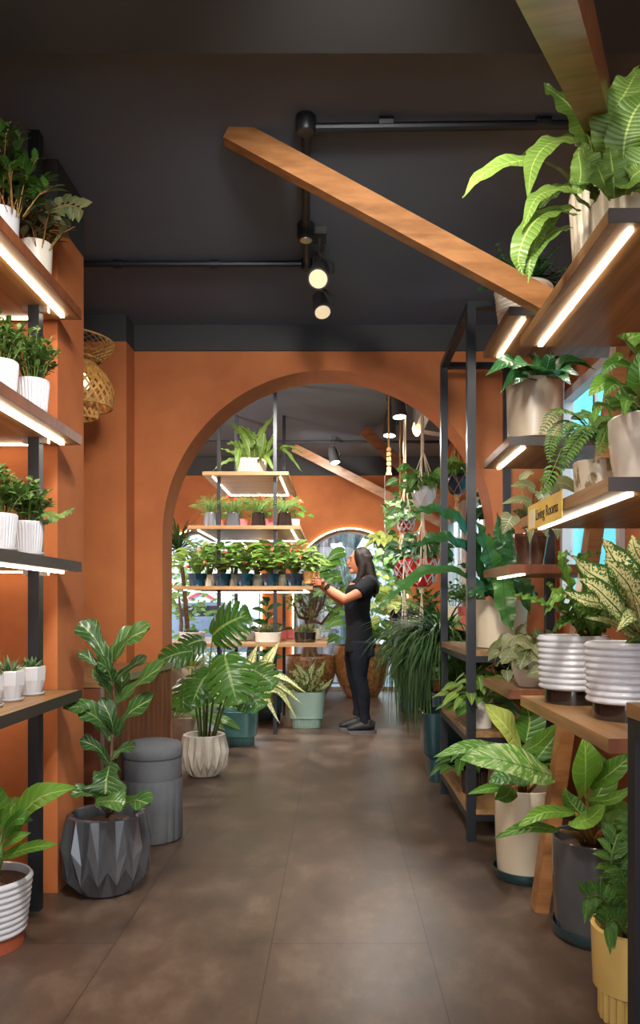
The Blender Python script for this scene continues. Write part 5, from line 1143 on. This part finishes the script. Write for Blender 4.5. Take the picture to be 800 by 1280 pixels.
# shoes
for A_,dz in ((LN,0),(LF_,0)):
    an=A_[-1]; x=an.x; y=an.y
    s_=MB(); pts=[(x+.075,.055),(x+.04,.06),(x-.02,.058),(x-.08,.045),(x-.135,.032),(x-.165,.024)]; rr=[(.03,.034),(.04,.045),(.042,.045),(.045,.038),(.042,.028),(.024,.016)]
    s_.tube([V((a,y,z+.012)) for a,z in pts],[(r1,r2) for r1,r2 in rr],16); s_.tube([V((x+.02,y,.06)),V((x+.012,y,.118))],[.046,.042],14)
    so=s_.build('shoe',SH_,woman); remesh(so,.007,2)
    q=MB(); n=28; vs=[]; 
    for z in (0,.028):
        for k in range(n):
            a=2*PI*k/n; vs.append((x-.043+math.cos(a)*.132, y+math.sin(a)*(.043-.008*math.cos(a)), z+(.012 if math.cos(a)<-.8 and z==0 else 0)))
    q.add(vs,[tuple(range(n-1,-1,-1)),tuple(range(n,2*n))]+[(k,(k+1)%n,(k+1)%n+n,k+n) for k in range(n)]); q.build('sole',SO,so,smooth=30)
    l_=MB()
    for k in range(4): l_.tube([V((x-.03-.024*k,y-.025,.098-.013*k)),V((x-.03-.024*k,y+.025,.098-.013*k))],.003,5)
    l_.build('laces',SH_,so)
# watch on the near wrist
w0=ARN[4].lerp(ARN[3],.25); d=(ARN[4]-ARN[3]).normalized(); wt=MB(); wt.tube([w0-d*.012,w0+d*.012],.034,18); wo=wt.build('watch_strap',WT,woman)
MB().tube([w0+V((0,-.030,.006)),w0+V((0,-.041,.008))],.020,4).build('watch_face',WT,wo)
# ------------------------------------------------------------------ lights
def spot(name,loc,tgt,e,size=1.2,blend=.7,r=.05,col=(1,.86,.68)):
    l=bpy.data.lights.new(name,'SPOT'); l.energy=e; l.spot_size=size; l.spot_blend=blend; l.shadow_soft_size=r; l.color=col
    o=bpy.data.objects.new(name,l); COL.objects.link(o); o.location=loc; o.rotation_euler=(V(tgt)-V(loc)).to_track_quat('-Z','Y').to_euler(); return o
def area(name,loc,tgt,e,sx,sy,col=(1,.9,.78)):
    l=bpy.data.lights.new(name,'AREA'); l.energy=e; l.shape='RECTANGLE'; l.size=sx; l.size_y=sy; l.color=col
    o=bpy.data.objects.new(name,l); COL.objects.link(o); o.location=loc; o.rotation_euler=(V(tgt)-V(loc)).to_track_quat('-Z','Y').to_euler(); return o
W=(1,.94,.86)
spot('ceiling_or_added_spot',(.0,.7,2.55),(1.0,3.3,.9),125,1.2,.8,.06,W)
spot('ceiling_or_added_spot',(1.12,2.87,2.72),(.45,2.55,.0),80,1.3,.7,.04,W)
spot('ceiling_or_added_spot',(-.2,1.2,2.6),(-1.1,3.0,.9),120,1.5,.8,.06,W)
spot('ceiling_or_added_spot',(.1,1.2,2.45),(-.1,4.7,2.0),150,1.2,.9,.1,W)
spot('ceiling_or_added_spot',(0,.3,2.7),(.0,3.0,0),80,1.8,.9,.15,W)
spot('ceiling_or_added_spot',(-.5,1.2,2.6),(-1.1,2.6,2.35),22,1.0,.8,.04,W)  # added spot without a fixture, brightens the plants on the top wall shelf
spot('ceiling_or_added_spot',(-.7,1.0,2.6),(.6,3.4,1.6),70,1.5,.9,.06,W)
spot('ceiling_or_added_spot',(.1,1.0,2.6),(-.9,3.4,.4),110,1.5,.9,.06,W)
spot('ceiling_or_added_spot',(.5,6.2,2.55),(-.6,6.8,.9),150,1.7,.8,.06,W)
spot('ceiling_or_added_spot',(.49,6.7,2.55),(.7,5.2,.9),140,1.8,.8,.06,W)
spot('ceiling_or_added_spot',(-.45,7.9,2.75),(.2,9.7,1.9),70,2.0,.9,.08,W)
spot('ceiling_or_added_spot',(-.5,5.3,2.9),(-.6,7.0,1.2),240,1.6,.8,.06,W)
spot('ceiling_or_added_spot',(-.2,5.2,2.9),(.2,6.7,1.0),140,1.3,.8,.06,W)
spot('ceiling_or_added_spot',(-1.6,6.5,2.9),(-1.6,9.0,1.6),120,2.0,.8,.08,W)
def point(loc,e,r,col=(1,.95,.9)):
    l=bpy.data.lights.new('added_fill_light','POINT'); l.energy=e; l.shadow_soft_size=r; l.color=col; o=bpy.data.objects.new('added_fill_light',l); COL.objects.link(o); o.location=loc
point((-2.1,5.9,1.8),120,.2)  # added fill light, unseen, brightens the back room ceiling
l=bpy.data.lights.new('sun','SUN'); l.energy=6.0; l.angle=.5; l.color=(1,.97,.92); o=bpy.data.objects.new('sun',l); COL.objects.link(o); o.rotation_euler=(math.radians(35),math.radians(-32),0)
for o in list(sc.objects):
    if '_o' in o: del o['_o']
